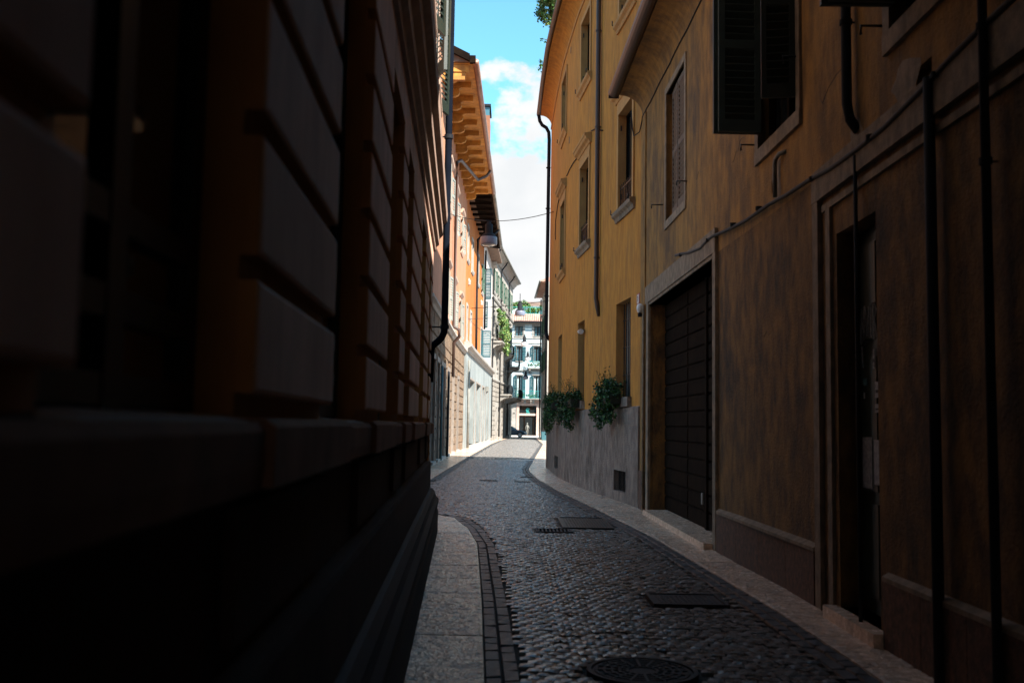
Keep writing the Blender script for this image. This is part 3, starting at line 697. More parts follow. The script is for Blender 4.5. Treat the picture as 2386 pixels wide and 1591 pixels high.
# garage
gd = MB(); WH.bx(gd, 18.39, 18.62, 0, 3.9, -.05, .045); WH.bx(gd, 12.94, 13.1, 0, 3.9, -.05, .045); WH.bx(gd, 12.94, 18.75, 3.9, 4.22, -.05, .05, seg=4); WH.bx(gd, 12.98, 18.5, 3.85, 3.9, -.3, .03, seg=4)
gd.build('garage_surround', BROWNF, HB)
dr = MB(); WH.bx(dr, 13.1, 18.39, .08, 3.85, -.315, -.29, seg=4); dr = dr.build('garage_door', WOODD, HB)
rows = 15; zz = [.10 + (3.74) * i / rows for i in range(rows + 1)]
for (a, b) in ((13.14, 14.72), (14.86, 16.2), (16.26, 18.35)):
    for i in range(rows):
        q = MB(); z0, z1 = zz[i] + .006, zz[i + 1] - .006
        c = [WH.P(a, z0, -.289), WH.P(b, z0, -.289), WH.P(b - .012, z0 + .02, -.262), WH.P(a + .012, z0 + .02, -.262), WH.P(a, z1, -.289), WH.P(b, z1, -.289), WH.P(b - .012, z1 - .02, -.262), WH.P(a + .012, z1 - .02, -.262)]
        q.hexa(c); q.build('plank', WOODD, dr)
q = MB(); WH.bx(q, 14.73, 14.85, .10, 3.84, -.288, -.235); q.build('post', WOODD, dr)
q = MB(); WH.bx(q, 15.0, 15.1, .45, .62, -.259, -.235); q.build('letter_plate', GUTG, dr)
q = MB(); WH.bx(q, 13.1, 18.2, .0, .10, -.29, .16, seg=4); q.build('step', PAVE, HB)
# corner strip between brown and ochre facades with a pale conduit
q = MB(); WH.bx(q, 18.95, 19.46, .75, 7.7, -.01, .025, seg=1); q.build('corner_strip', BROWN, HB)
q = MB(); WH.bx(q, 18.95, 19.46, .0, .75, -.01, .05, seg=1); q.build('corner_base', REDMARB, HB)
tubeobj('conduit', [WH.P(18.86, .0, .06), WH.P(18.86, 3.9, .06)], .022, BROWNF, HB, 8)
for (t, z, pts_) in ((12.2, 4.9, 7), (8.9, 4.6, 6), (10.9, 2.6, 8), (14.3, 5.2, 5)):
    q = MB(); p = []; tt, zz_ = t, z
    for k in range(pts_): p.append(WH.P(tt, zz_, .0)); tt -= rnd.uniform(.05, .16); zz_ += rnd.uniform(-.05, .11)
    q.tube(p, .0035, 4); q.build('crack', BLACKP, HB)
for (t, z, w2, h2) in ((10.35, 4.22, .42, .50), (6.9, 4.10, .55, .30), (7.95, 4.0, .3, .28)):
    q = MB(); c_ = [WH.P(t + w2 * .5 * math.cos(a) * rnd.uniform(.75, 1.1), z + h2 * .5 * math.sin(a) * rnd.uniform(.75, 1.1), .004) for a in [i * math.pi / 7 for i in range(14)]]
    q.v += c_; q.f.append(tuple(range(14))); q.m.append(None); q.build('cement_patch', BROWNF, HB)
# plinth
for (a, b) in ((9.1, 12.9), (4.7, 7.4)):
    n = 4
    for i in range(n):
        q = MB(); u, v = a + (b - a) * i / n, a + (b - a) * (i + 1) / n
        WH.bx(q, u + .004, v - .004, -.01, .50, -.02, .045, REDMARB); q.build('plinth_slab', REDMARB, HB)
    q = MB(); WH.prof(q, a, b, [(-.01, .502), (.05, .502), (.05, .535), (-.01, .57)]); q.build('plinth_cap', BROWNF, HB)
# door and its surround
ds = MB(); WH.bx(ds, 8.90, 9.06, .0, 3.66, -.02, .045); WH.bx(ds, 2.6, 9.06, 3.66, 3.94, -.02, .05, seg=6); WH.bx(ds, 2.6, 8.84, 3.54, 3.60, -.02, .025, seg=6); WH.bx(ds, 8.60, 8.72, .0, 3.54, -.02, .03)
ds.build('door_surround', BROWNF, HB)
dd = MB(); WH.bx(dd, 7.56, 8.50, .12, 3.28, -.235, -.19)
for (c, e) in ((.25, 1.0), (1.1, 2.2), (2.35, 3.15)):
    for (u, v) in ((7.64, 7.98), (8.08, 8.42)): WH.bx(dd, u, v, c, e, -.19, -.175)
dd = dd.build('door', DGREEN, HB)
for k, (t, z, wv, h, mt) in enumerate(((8.30, 1.12, .22, .42, PAPER), (8.06, 1.16, .16, .36, PAPER), (8.05, 1.74, .11, .07, PAPER), (8.05, 1.86, .10, .13, PAPER), (8.36, 1.86, .035, .05, PAPER), (7.98, 2.06, .05, .26, STICKB), (8.12, 2.10, .04, .16, PAPER), (8.33, 1.97, .10, .06, STICKB))):
    q = MB(); WH.bx(q, t - wv / 2, t + wv / 2, z, z + h, -.174, -.170, mt)
    if k in (3, 2, 6): WH.bx(q, t - wv / 3, t + wv / 3, z + h * .3, z + h * .5, -.1695, -.168, BLACKP)
    q.build('sticker', mt, dd)
# white graffiti scrawl on the door: NUTR-like strokes
gr = MB(); pts = [[(8.42, 2.32), (8.40, 2.62), (8.34, 2.34), (8.32, 2.64)], [(8.30, 2.62), (8.28, 2.38), (8.24, 2.38), (8.22, 2.62)], [(8.21, 2.61), (8.13, 2.64)], [(8.17, 2.62), (8.17, 2.36)], [(8.11, 2.34), (8.10, 2.64), (8.05, 2.58), (8.09, 2.50), (8.03, 2.32)], [(8.40, 2.3), (8.37, 2.12)]]
for st in pts:
    gr.tube([WH.P(t, z, -.172) for t, z in st], .006, 4)
gr.build('graffiti', PAPER, dd)
q = MB(); WH.bx(q, 7.4, 8.6, 0, .12, -.2, .12); q.build('step', PAVE, HB)
d2 = MB(); WH.bx(d2, 3.2, 4.6, .1, 3.2, -.235, -.19); d2.build('door', DGREEN, HB)
# pipes
tp = tubeobj('drainpipe', [WH.P(7.98, 8.2, .07), WH.P(7.98, 4.26, .07), WH.P(7.95, 4.12, .055), WH.P(7.92, 4.02, .0)], .042, PIPED, HB, 12)
for z in (4.95, 6.1): clamp(WH, 7.98, z, .042, tp, .07, PIPED)
tp = tubeobj('drainpipe', [WH.P(5.62, 8.2, .07), WH.P(5.62, 0, .07)], .027, PIPED, HB, 10)
for z in (3.15, 3.95): clamp(WH, 5.62, z, .03, tp, .07, PIPED)
tp = tubeobj('drainpipe', [WH.P(6.4, 3.92, .06), WH.P(6.4, 0, .06)], .036, PIPED, HB, 10)
tp = tubeobj('drainpipe', [WH.P(7.86, 3.80, .05), WH.P(7.86, 0, .05)], .016, PIPED, HB, 8)
cd = tubeobj('conduit', [WH.P(t, z, .05) for t, z in ((15.65, 4.31), (15.2, 4.26), (14.6, 4.17), (13.81, 4.10), (13.3, 4.13), (12.98, 4.12), (12.2, 4.05), (11.4, 4.0), (10.55, 3.99), (9.9, 3.95), (9.16, 3.91), (8.5, 3.85), (7.83, 3.83), (7.2, 3.83), (6.55, 3.88), (6.1, 3.93), (5.69, 3.96), (4.8, 4.0), (3.0, 4.05))], .021, CONDM, HB, 8)
for t, z in ((15.2, 4.24), (13.3, 4.12), (12.0, 4.07), (10.9, 4.03), (9.0, 3.89), (7.5, 3.84), (6.3, 3.9)):
    clamp(WH, t, z, .03, cd, .05, PIPED)
tubeobj('vent_pipe', [WH.P(10.30, 4.02, .05), WH.P(10.30, 4.36, .05), WH.P(10.27, 4.42, .05), WH.P(10.15, 4.44, .05), WH.P(10.05, 4.44, .0)], .024, GUTG, HB, 8)
# house number and lamp at the corner
hn = MB(); WF.bx(hn, 19.62, 19.86, 4.02, 4.24, .0, .012, REDP); WF.bx(hn, 19.65, 19.83, 4.045, 4.215, .013, .016, PLATEW); WF.bx(hn, 19.73, 19.755, 4.075, 4.185, .017, .019, BLACKP); WF.bx(hn, 19.757, 19.785, 4.165, 4.185, .017, .019, BLACKP)
tag(hn.build('house_number', PLATEW), 'small white house number plate with red border at the ochre wall corner', 'sign')
sl_ = thing('wall_lamp', WH.P(19.1, 3.7, .06), 'small round white wall lamp on a dark bracket beside the garage lintel', 'wall lamp')
c = WH.P(19.1, 3.86, .09)
q = MB(); q.lathe(c, [(0, .10), (.04, .09), (.062, .05), (.066, 0), (.055, -.06), (.03, -.08)], 14); q.build('globe', LAMPW, sl_, smooth=True)
q = MB(); q.lathe((c[0], c[1], c[2] - .16), [(.0, 0), (.04, 0), (.045, .06), (.03, .08), (0, .08)], 12); q.tube([(c[0], c[1], c[2] - .12), WH.P(19.1, 3.74, 0)], .015, 6); q.build('bracket', PIPED, sl_)

# ================================================================ OCHRE BUILDING
FB = thing('ochre_building', WF.P(28, 0, 0), 'tall curved ochre yellow building with moulded window hoods and grey stone plinth', 'building')
FT = 13.45
mid = [(20.30, 21.62), (25.0, 26.32), (29.75, 31.1)]
gnd_ = [(20.45, 21.82, 2.2, 4.26), (25.5, 26.55, 2.22, 4.31), (30.4, 31.8, 2.25, 4.38)]
Fops = [(a, b, 6.28, 8.46, .22) for a, b in mid] + [(a, b, 10.62 if a > 22 else 10.60, 12.45, .22) for a, b in mid] + [g_ + (.32,) for g_ in gnd_] + [(20.62, 21.74, .22, .66, .25), (30.75, 32.4, .22, .63, .25)]
m_ = MB(); WF.face(m_, 19.5, 37.8, 2.0, FT, [o for o in Fops if o[2] > 1], .22, OCHRE, OCHREF, step=.55); WF.shell(m_, 19.5, 37.8, 0, FT, 9, OCHRE); m_.build('wall', OCHRE, FB)
m_ = MB(); WF.face(m_, 19.52, 37.8, 0, 1.97, [o for o in Fops if o[2] < 1], .25, PLINTH, PLINTH, step=.55, d=.05)
for i in range(34):
    a = 19.52 + (37.8 - 19.52) * i / 34; b = 19.52 + (37.8 - 19.52) * (i + 1) / 34
    m_.quad(WF.P(a, 1.97, .05), WF.P(b, 1.97, .05), WF.P(b, 2.0, .0), WF.P(a, 2.0, .0))
m_.quad(WF.P(19.52, 0, .05), WF.P(19.52, 1.97, .05), WF.P(19.52, 1.97, -.1), WF.P(19.52, 0, -.1))
m_.quad(WF.P(37.8, 0, .05), WF.P(37.8, 1.97, .05), WF.P(37.8, 1.97, -3), WF.P(37.8, 0, -3))
m_.build('plinth', PLINTH, FB)
# eave: cove, fascia, gutter, roof
m_ = MB(); pr = [(0, 13.12)] + [(.42 - .42 * math.cos(a), 13.12 + .42 * math.sin(a)) for a in [i * math.pi / 12 for i in range(1, 7)]] + [(.44, 13.60), (0, 13.60)]
WF.prof(m_, 19.5, 37.8, pr, None, .6); m_.build('cove', OCHRE, FB)
m_ = MB(); WF.prof(m_, 19.5, 37.8, [(0, 12.99), (.03, 12.99), (.035, 13.05), (0, 13.06)], None, .6); m_.build('moulding', OCHREF, FB)
m_ = MB(); c = [(.50 + .075 * math.cos(a), 13.63 + .09 * math.sin(a)) for a in [math.pi + i * math.pi / 8 for i in range(9)]] + [(.58, 13.66)] + [(.50 + .06 * math.cos(a), 13.64 + .075 * math.sin(a)) for a in [2 * math.pi - i * math.pi / 8 for i in range(9)]]
WF.prof(m_, 19.5, 38.0, c, None, .6); m_.build('gutter', PIPEB, FB)
m_ = MB(); WF.prof(m_, 19.5, 37.95, [(.42, 13.605), (.50, 13.66), (.50, 13.70), (-4.2, 15.2), (-9, 13.7), (-9, 13.6)], None, 1.0); m_.build('roof', ROOFD, FB)
def fwin(a, b, z0, z1, hood, bars):
    f = MB(); wd = .13
    WF.bx(f, a - wd, a, z0, z1, -.01, .035); WF.bx(f, b, b + wd, z0, z1, -.01, .035); WF.bx(f, a - wd, b + wd, z1, z1 + wd, -.01, .038)
    wn = f.build('window', OCHREF, FB)
    q = MB(); WF.prof(q, a - .22, b + .22, [(-.2, z0 - .10), (-.01, z0 - .22), (.04, z0 - .22), (.06, z0 - .14), (.12, z0 - .09), (.13, z0 - .03), (.12, z0), (-.2, z0 + .01)], None, .5); q.build('sill', OCHREF if not bars else BROWNF, wn)
    if hood:
        q = MB(); WF.bx(q, a - wd, b + wd, z1 + wd, z1 + .30, -.01, .03); WF.prof(q, a - .26, b + .26, [(-.01, z1 + .30), (.05, z1 + .30), (.08, z1 + .36), (.15, z1 + .40), (.17, z1 + .47), (.19, z1 + .48), (.19, z1 + .53), (-.01, z1 + .57)], None, .5); q.build('hood', OCHREF, wn)
    q = MB(); WF.bx(q, a, a + .06, z0, z1, -.19, -.15); WF.bx(q, b - .06, b, z0, z1, -.19, -.15); WF.bx(q, (a + b) / 2 - .04, (a + b) / 2 + .04, z0, z1, -.19, -.15); WF.bx(q, a + .06, b - .06, z1 - .06, z1, -.188, -.152); q.build('sash', WOODD, wn)
    pane(WF, a, b, z0, z1, -.185, wn)
    # hinge pins
    for t in (a - .17, b + .17):
        pt = WF.P(t, z0 - .02, .15); tubeobj('hook', [WF.P(t, z0 - .04, .08), pt, (pt[0], pt[1], pt[2] + .1)], .014, IRON, wn, 5)
    for z in (z0 + .28, z1 - .35):
        q = MB(); WF.bx(q, b - .01, b + .002, z, z + .12, -.05, -.02); q.build('hinge', IRON, wn)
    if bars:
        q = MB(); n = 9
        for i in range(n + 1):
            t = a + (b - a) * i / n; q.tube([WF.P(t, z0, -.03), WF.P(t, z0 + .52, -.03), WF.P(t, z0 + .60, -.02)], .010, 5)
        q.tube([WF.P(a, z0 + .5, -.03), WF.P(b, z0 + .5, -.03)], .014, 5); q.tube([WF.P(a, z0 + .08, -.03), WF.P(b, z0 + .08, -.03)], .012, 5)
        q.build('railing', IRON, wn)
for i, (a, b) in enumerate(mid):
    fwin(a, b, 6.28, 8.46, True, i < 2)
    fwin(a, b, 10.62 if a > 22 else 10.60, 12.45, False, False)
for i, (a, b, z0, z1) in enumerate(gnd_):
    q = MB(); WF.bx(q, a, b, z0, z1, -.318, -.30)
    wn = q.build('window', DARK, FB)
    q = MB(); WF.bx(q, a - .12, b + .12, z0 - .2, z0, -.3, .09); q.build('sill', PLINTH, wn)
    q = MB(); 
    for k in range(7): t = a + .1 + (b - a - .2) * k / 6; q.tube([WF.P(t, z0, -.16), WF.P(t, z1, -.16)], .012, 5)
    for z in (z0 + .5, z0 + 1.1, z0 + 1.7): q.tube([WF.P(a, z, -.16), WF.P(b, z, -.16)], .010, 5)
    q.build('grille', IRON, wn)
    q = MB(); WF.bx(q, b - .35, b - .02, z0, z1, -.24, -.22); q.build('shutter', GUTG, wn)
for (a, b, c, e) in ((20.62, 21.74, .22, .66), (30.75, 32.4, .22, .63)):
    q = MB(); WF.bx(q, a, b, c, e, -.19, -.18)
    for k in range(9): t = a + .06 + (b - a - .12) * k / 8; q.tube([WF.P(t, c, -.06), WF.P(t, e, -.06)], .012, 5)
    q.build('cellar_window', DARK, FB)
# a spot lamp and a tube lamp in the window recesses
q = MB(); c = WF.P(25.4, 4.02, .12); q.tube([WF.P(25.6, 4.04, .0), c], .02, 6, PIPED); q.tube([(c[0] - .02, c[1] + .16, c[2] - .02), (c[0], c[1] - .12, c[2] - .04)], [.05, .07], 12, LAMPW); q.build('spot_lamp', LAMPW, FB)
q = MB(); c = WF.P(20.52, 3.3, -.08); q.tube([(c[0], c[1], 3.15), (c[0], c[1], 3.85)], .045, 10); q.build('tube_lamp', LAMPW, FB)
# pipes on the ochre facade
tp = tubeobj('drainpipe', [WF.P(23.62, 13.6, .46), WF.P(23.62, 13.3, .30), WF.P(23.62, 13.05, .10), WF.P(23.62, 12.8, .08), WF.P(23.62, 5.0, .08), WF.P(23.62, 4.62, .08), WF.P(23.6, 4.42, .05), WF.P(23.58, 4.2, .0)], .058, PIPEB, FB, 14)
for z in (5.6, 8.8, 11.2): clamp(WF, 23.62, z, .058, tp, .08, PIPEB)
cx, cy = 1.335, 37.75
q = MB(); q.tube([WF.P(37.8, 13.58, .50), WF.P(37.85, 13.35, .46), WF.P(37.85, 13.18, .36), WF.P(37.85, 13.08, .2), WF.P(37.85, 12.9, .10), WF.P(37.85, 12.6, .08), WF.P(37.85, 5.2, .10), WF.P(37.85, 5.0, .08), WF.P(37.85, 4.86, .0), WF.P(37.85, 4.8, -.12)], .068, 14)
tp = q.build('drainpipe', PIPED, FB, smooth=True)
for z in (6.5, 9.9, 11.5): clamp(WF, 37.85, z, .07, tp, .10, PIPED)
tubeobj('cable', [WF.P(t, z, .02) for t, z in ((23.3, 8.62), (24.3, 8.95), (24.7, 9.03))] , .014, PIPED, FB, 5)
tubeobj('cable', [WF.P(t, z, .02) for t, z in ((26.7, 8.9), (27.6, 9.0), (28.6, 9.05), (29.4, 9.05))], .014, PIPED, FB, 5)
tubeobj('cable', [WF.P(t, z, .02) for t, z in ((31.5, 8.95), (32.6, 8.9), (33.6, 8.6), (33.7, 8.1), (33.6, 7.9))], .014, PIPED, FB, 5)
for (t, z) in ((24.6, 12.55), (28.7, 12.6), (28.8, 9.9)):
    q = MB(); WF.bx(q, t, t + .10, z, z + .18, -.01, .012); q.build('vent', BROWNF, FB)
# roof-terrace shrubs and trailing sprigs
def plant(name, blobs, n, size, mts, label, stems=None, droop=0, group=None, cat='plant'):
    b0 = blobs[0]; t = thing(name, (b0[0], b0[1], b0[2] - b0[5]), label, cat, group)
    foliage('foliage', blobs, n, size, mts, t, droop)
    if stems:
        q = MB()
        for st in stems:
            q = MB(); q.tube(st, [.03] * (len(st) - 1) + [.008], 5); q.build('stem', BARK, t)
    return t
def rp(t, z, d): return WF.P(t, z, d)
x, y, z = rp(29.6, 14.25, .62); plant('roof_shrub', [(x, y, z, .34, .5, .46), (x + .1, y - .4, z + .3, .34, .5, .4)], 2600, .07, [LEAFY, LEAFG, LEAFY], 'round yellow-green shrub overhanging the ochre building gutter at the top', [[(x + .4, y, 13.7), (x + .1, y, z)]])
x, y, z = rp(33.5, 13.95, .55); plant('roof_sprig', [(x, y, z, .22, .3, .26)], 130, .06, [LEAFD, LEAFG], 'thin leafy sprig above the ochre building gutter, lower of two', [[(x + .3, y, 13.7), (x, y, z + .1)]])
x, y, z = rp(31.6, 14.1, .55); plant('roof_sprig', [(x, y, z, .26, .3, .12)], 60, .055, [LEAFD, LEAFG], 'thin twig with few leaves over the ochre gutter, just below the round shrub', [[(x + .4, y, z - .1), (x - .1, y, z + .05)]])
# window-box plants
for (a, b, zc, lab, dr_) in ((25.6, 27.2, 2.32, 'dark green trailing plants in the middle window box on the ochre wall', .5), (29.9, 31.6, 2.3, 'dark green trailing plants in the farthest window box on the ochre wall', .4), (20.9, 22.3, 2.35, 'dark green bushy plant in the nearest window box on the ochre wall', .2)):
    t = thing('window_box_plant', WF.P((a + b) / 2, 2.1, .25), lab, 'plant', 'window boxes on the ochre wall')
    q = MB(); WF.bx(q, a, b, 2.06, 2.27, .10, .32, seg=2); q.build('planter', DGREEN, t)
    bl = []
    for k in range(5):
        u = a + (b - a) * (k + .5) / 5; x, y, _ = WF.P(u, 0, .22); bl.append((x, y, zc + rnd.uniform(-.05, .12), .24, .24, .24))
        x, y, _ = WF.P(u, 0, .33); bl.append((x, y, zc - .32 - rnd.uniform(0, dr_ * .5), .17, .22, .26 + dr_ * .2))
    foliage('foliage', bl, 4600, .045, [LEAFD, LEAFD, LEAFD, LEAFG], t, .10)
    q = MB()
    for k in range(9):
        u = rnd.uniform(a, b); x, y, _ = WF.P(u, 0, .2); h = rnd.uniform(.35, .62); dx, dy = rnd.uniform(-.2, .1), rnd.uniform(-.2, .2)
        q.tube([(x, y, 2.3), (x + dx * .6, y + dy * .6, 2.3 + h * .7), (x + dx, y + dy, 2.3 + h)], [.008, .006, .003], 4)
        for j in range(7):
            s0 = Vector((x + dx * j / 7, y + dy * j / 7, 2.3 + h * (j + .6) / 7)); e = Vector((rnd.uniform(-.09, .09), rnd.uniform(-.09, .09), .05)); q.quad(s0, s0 + e * .5 + Vector((.012, 0, 0)), s0 + e, s0 + e * .5 - Vector((.012, 0, 0)))
    tag(q.build('stem', LEAFD, t), kind='stuff')

# ================================================================ SALMON BUILDING (left, beyond the bend)
AB = thing('salmon_building', WA.P(50, 0, 0), 'salmon pink building with rough stone base and broad timber eave beyond the bend', 'building')
AE = 62.5
aw = [(45.4, 47.0), (51.0, 52.4), (56.8, 58.2)]
adoor = [(37.6, 39.3), (40.4, 41.8), (43.0, 45.6), (47.6, 49.4), (52.0, 53.2), (56.3, 57.5)]
m_ = MB(); WA.face(m_, 35, AE, 6.0, 16.4, [(a, b, 6.5, 8.6) for a, b in aw] + [(a, b, 11.6, 13.4) for a, b in aw], .25, PINK, TRIMW, step=3); m_.build('wall', PINK, AB)
m_ = MB(); WA.shell(m_, 35, AE, 0, 16.4, 9, PINK); WA.face(m_, 35, AE, 0, 6.0, [(a, b, .1, 4.1) for a, b in adoor], .3, RUSTIC, TRIMW, step=3, d=-.06); m_.build('base_wall', RUSTIC, AB)
zc = [i * .46 for i in range(13)]; zc[-1] = 5.9
for i in range(12):
    t = 35.0 + (i % 2) * .6
    while t < AE - .2:
        L = rnd.uniform(1.0, 1.5); e = min(t + L, AE)
        segs = [(t, e)]
        for (a, b) in adoor:
            if zc[i] < 4.35:
                ns = []
                for (u, v) in segs:
                    if v <= a - .18 or u >= b + .18: ns.append((u, v))
                    else:
                        if u < a - .18: ns.append((u, a - .18))
                        if v > b + .18: ns.append((b + .18, v))
                segs = ns
        for (u, v) in segs:
            if v - u > .15:
                q = MB(); z0, z1 = zc[i] + .012, zc[i + 1] - .012; u += .012; v -= .012; dj = rnd.uniform(0, .02)
                c = [WA.P(u, z0, -.06), WA.P(v, z0, -.06), WA.P(v - .03, z0 + .03, dj), WA.P(u + .03, z0 + .03, dj), WA.P(u, z1, -.06), WA.P(v, z1, -.06), WA.P(v - .03, z1 - .03, dj), WA.P(u + .03, z1 - .03, dj)]
                q.hexa(c); q.build('stone', RUSTIC, AB)
        t = e
m_ = MB(); WA.prof(m_, 35, AE, [(-.05, 5.92), (.06, 5.92), (.12, 6.02), (.22, 6.08), (.22, 6.18), (-.05, 6.24)], None, 3); m_.build('string_course', TRIMW, AB)
for k, (a, b) in enumerate(adoor):
    q = MB(); WA.bx(q, a - .17, a, 0, 4.1, -.05, .03); WA.bx(q, b, b + .17, 0, 4.1, -.05, .03); WA.bx(q, a - .17, b + .17, 4.1, 4.3, -.05, .035)
    dd = q.build('door', DTRIM, AB)
    q = MB(); WA.bx(q, a, b, .1, 4.1, -.29, -.25); q.build('door_leaf', PINK if k == 2 else WOODD, dd)
    q = MB(); WA.bx(q, a - .1, b + .1, 0, .12, -.25, .12); q.build('step', TRIMW, dd)
q = MB(); WA.bx(q, 42.3, 42.75, 2.15, 2.9, .03, .05, PAPER); WA.bx(q, 42.38, 42.66, 2.45, 2.8, .051, .053, YELP); q.build('poster', PAPER, AB)
TRIMP = mat('pink_stone_trim', (0.50, 0.34, 0.26), (0.40, 0.26, 0.19), 0.85, 3, 0.3, 0.1, 30)
def awin(W, a, b, z0, z1, parent, trim, sh, hood=True, open_=True, depth=-.2):
    q = MB(); wd = .16
    W.bx(q, a - wd, a, z0, z1, -.01, .05); W.bx(q, b, b + wd, z0, z1, -.01, .05); W.bx(q, a - wd, b + wd, z1, z1 + wd, -.01, .053)
    wn = q.build('window', trim, parent)
    q = MB(); W.prof(q, a - .28, b + .28, [(-.01, z0 - .24), (.06, z0 - .24), (.12, z0 - .1), (.13, z0), (-.15, z0)]); q.build('sill', trim, wn)
    if hood:
        q = MB(); W.prof(q, a - .3, b + .3, [(-.01, z1 + .28), (.06, z1 + .30), (.16, z1 + .44), (.18, z1 + .52), (-.01, z1 + .58)]); q.build('hood', trim, wn)
    pane(W, a, b, z0, z1, depth, wn)
    q = MB(); m = (a + b) / 2; W.bx(q, m - .05, m + .05, z0, z1, depth + .02, depth + .06); W.bx(q, a, a + .07, z0, z1, depth + .02, depth + .06); W.bx(q, b - .07, b, z0, z1, depth + .02, depth + .06); q.build('sash', trim, wn)
    if sh:
        L = (b - a) / 2
        for (h, sg) in ((a - .02, -1), (b + .02, 1)):
            p0 = W.P(h, 0, .06); p1 = W.P(h + sg * L * .95, 0, .16 if open_ else .10); leaf('shutter', p0[:2], p1[:2], z0 + .02, z1 - .02, sh, wn, .05, .12)
    return wn
for i, (a, b) in enumerate(aw):
    awin(WA, a, b, 6.5, 8.6, AB, TRIMP, GREYSH); awin(WA, a, b, 11.6, 13.4, AB, TRIMP, GREYSH)
# big timber eave
def eaveX(y): return -1.74 + (y - 40.3) * .0150
SZ = 16.2
m_ = MB()
for i in range(24):
    a = 39.6 + 56.0 * 0 + (96 - 39.6) * i / 24; b = 39.6 + (96 - 39.6) * (i + 1) / 24
m_ = MB(); ys_ = [39.6 + (62.5 - 39.6) * i / 12 for i in range(13)]
for a, b in zip(ys_, ys_[1:]):
    m_.hexa([(WA.xy(a)[0] - .3, a, SZ), (eaveX(a), a, SZ), (eaveX(b), b, SZ), (WA.xy(b)[0] - .3, b, SZ), (WA.xy(a)[0] - .3, a, SZ + .06), (eaveX(a), a, SZ + .06), (eaveX(b), b, SZ + .06), (WA.xy(b)[0] - .3, b, SZ + .06)])
m_.build('soffit', WOOD, AB)
for i in range(13):
    y = 40.1 + i * 1.78; x0 = WA.xy(y)[0] - .05; x1 = eaveX(y) - .22
    if y > 62.3: break
    q = MB(); q.box(x0, x1, y - .15, y + .15, SZ - .24, SZ - .002)
    n = 6; pr = [(x0 - .0, SZ - .62), (x0 + .45, SZ - .62), (x0 + .62, SZ - .54), (x0 + .66, SZ - .42), (x0 + .62, SZ - .30), (x0 + .75, SZ - .245), (x0 - .0, SZ - .245)]
    b_ = len(q.v)
    for yy in (y - .11, y + .11): q.v += [(px_, yy, pz_) for px_, pz_ in pr]
    L = len(pr); q.f.append(tuple(b_ + k for k in range(L))); q.m.append(None); q.f.append(tuple(b_ + L + k for k in range(L))[::-1]); q.m.append(None)
    for k in range(L): q.f.append((b_ + k, b_ + (k + 1) % L, b_ + L + (k + 1) % L, b_ + L + k)); q.m.append(None)
    q.build('bracket', WOOD, AB)
def roofprism(name, mt, parent, pts, y0, y1, f=None):
    q = MB(); L = len(pts); b_ = 0
    for yy in (y0, y1): q.v += [(p[0] + (f(yy) if f else 0), yy, p[1]) for p in pts]
    q.f.append(tuple(range(L))); q.m.append(None); q.f.append(tuple(L + k for k in range(L))[::-1]); q.m.append(None)
    for k in range(L): q.f.append((k, (k + 1) % L, L + (k + 1) % L, L + k)); q.m.append(None)
    return q.build(name, mt, parent)
roofprism('roof', ROOFD, AB, [(-1.78, SZ + .07), (-1.72, SZ + .14), (-1.72, SZ + .24), (-7.5, SZ + 3.0), (-13, SZ + .2), (-13, SZ + .07)], 39.5, 62.5, lambda y: (y - 40.3) * .015)
q = MB()
for k, (dx, dz) in enumerate(((0, 0), (-.05, .0))): pass
q.hexa([(-1.9, 39.32, SZ - .02), (-1.66, 39.32, SZ - .02), (-1.66, 39.5, SZ - .02), (-1.9, 39.5, SZ - .02), (-1.9, 39.32, SZ + .28), (-1.66, 39.32, SZ + .28), (-1.66, 39.5, SZ + .28), (-1.9, 39.5, SZ + .28)])
q.hexa([(-7.4, 39.34, SZ + 2.75), (-1.9, 39.34, SZ + .06), (-1.9, 39.5, SZ + .06), (-7.4, 39.5, SZ + 2.75), (-7.4, 39.34, SZ + 3.1), (-1.9, 39.34, SZ + .36), (-1.9, 39.5, SZ + .36), (-7.4, 39.5, SZ + 3.1)])
q.build('bargeboard', WOODD, AB)
q = MB(); q.box(-4.0, -1.95, 39.62, 39.85, SZ - .3, SZ - .01); q.box(-4.0, -2.1, 39.66, 39.9, SZ - .62, SZ - .31); q.build('beam', WOOD, AB)
gx = lambda y: eaveX(y) + .10
tubeobj('gutter', [(gx(y), y, SZ + .06) for y in [39.45 + i * 3.85 for i in range(7)]], .13, COPPER, AB, 12)
q = MB(); q.tube([(gx(56.5), 56.5, SZ - .05), (gx(56.5) - .2, 56.5, SZ - .35), (gx(56.0) - .7, 56.0, SZ - .72), (WA.xy(50)[0] + .30, 50.2, SZ - 1.15), (WA.xy(49.5)[0] + .14, 49.6, SZ - 1.4), (WA.xy(49.5)[0] + .14, 49.6, 14), (WA.xy(49.6)[0] + .14, 49.6, 6.4), (WA.xy(49.6)[0] + .42, 49.6, 6.25), (WA.xy(49.6)[0] + .42, 49.6, 5.9), (WA.xy(49.6)[0] + .16, 49.6, 5.6), (WA.xy(49.6)[0] + .16, 49.6, 3.9)], .085, 10); q.build('drainpipe', PIPEB, AB, smooth=True)
tubeobj('drainpipe', [WA.P(41.95, 4.0, .12), WA.P(41.95, .05, .12)], .05, STICKB, AB, 8)
tubeobj('drainpipe', [WA.P(46.6, 4.0, .12), WA.P(46.6, .05, .12)], .06, PIPED, AB, 8)
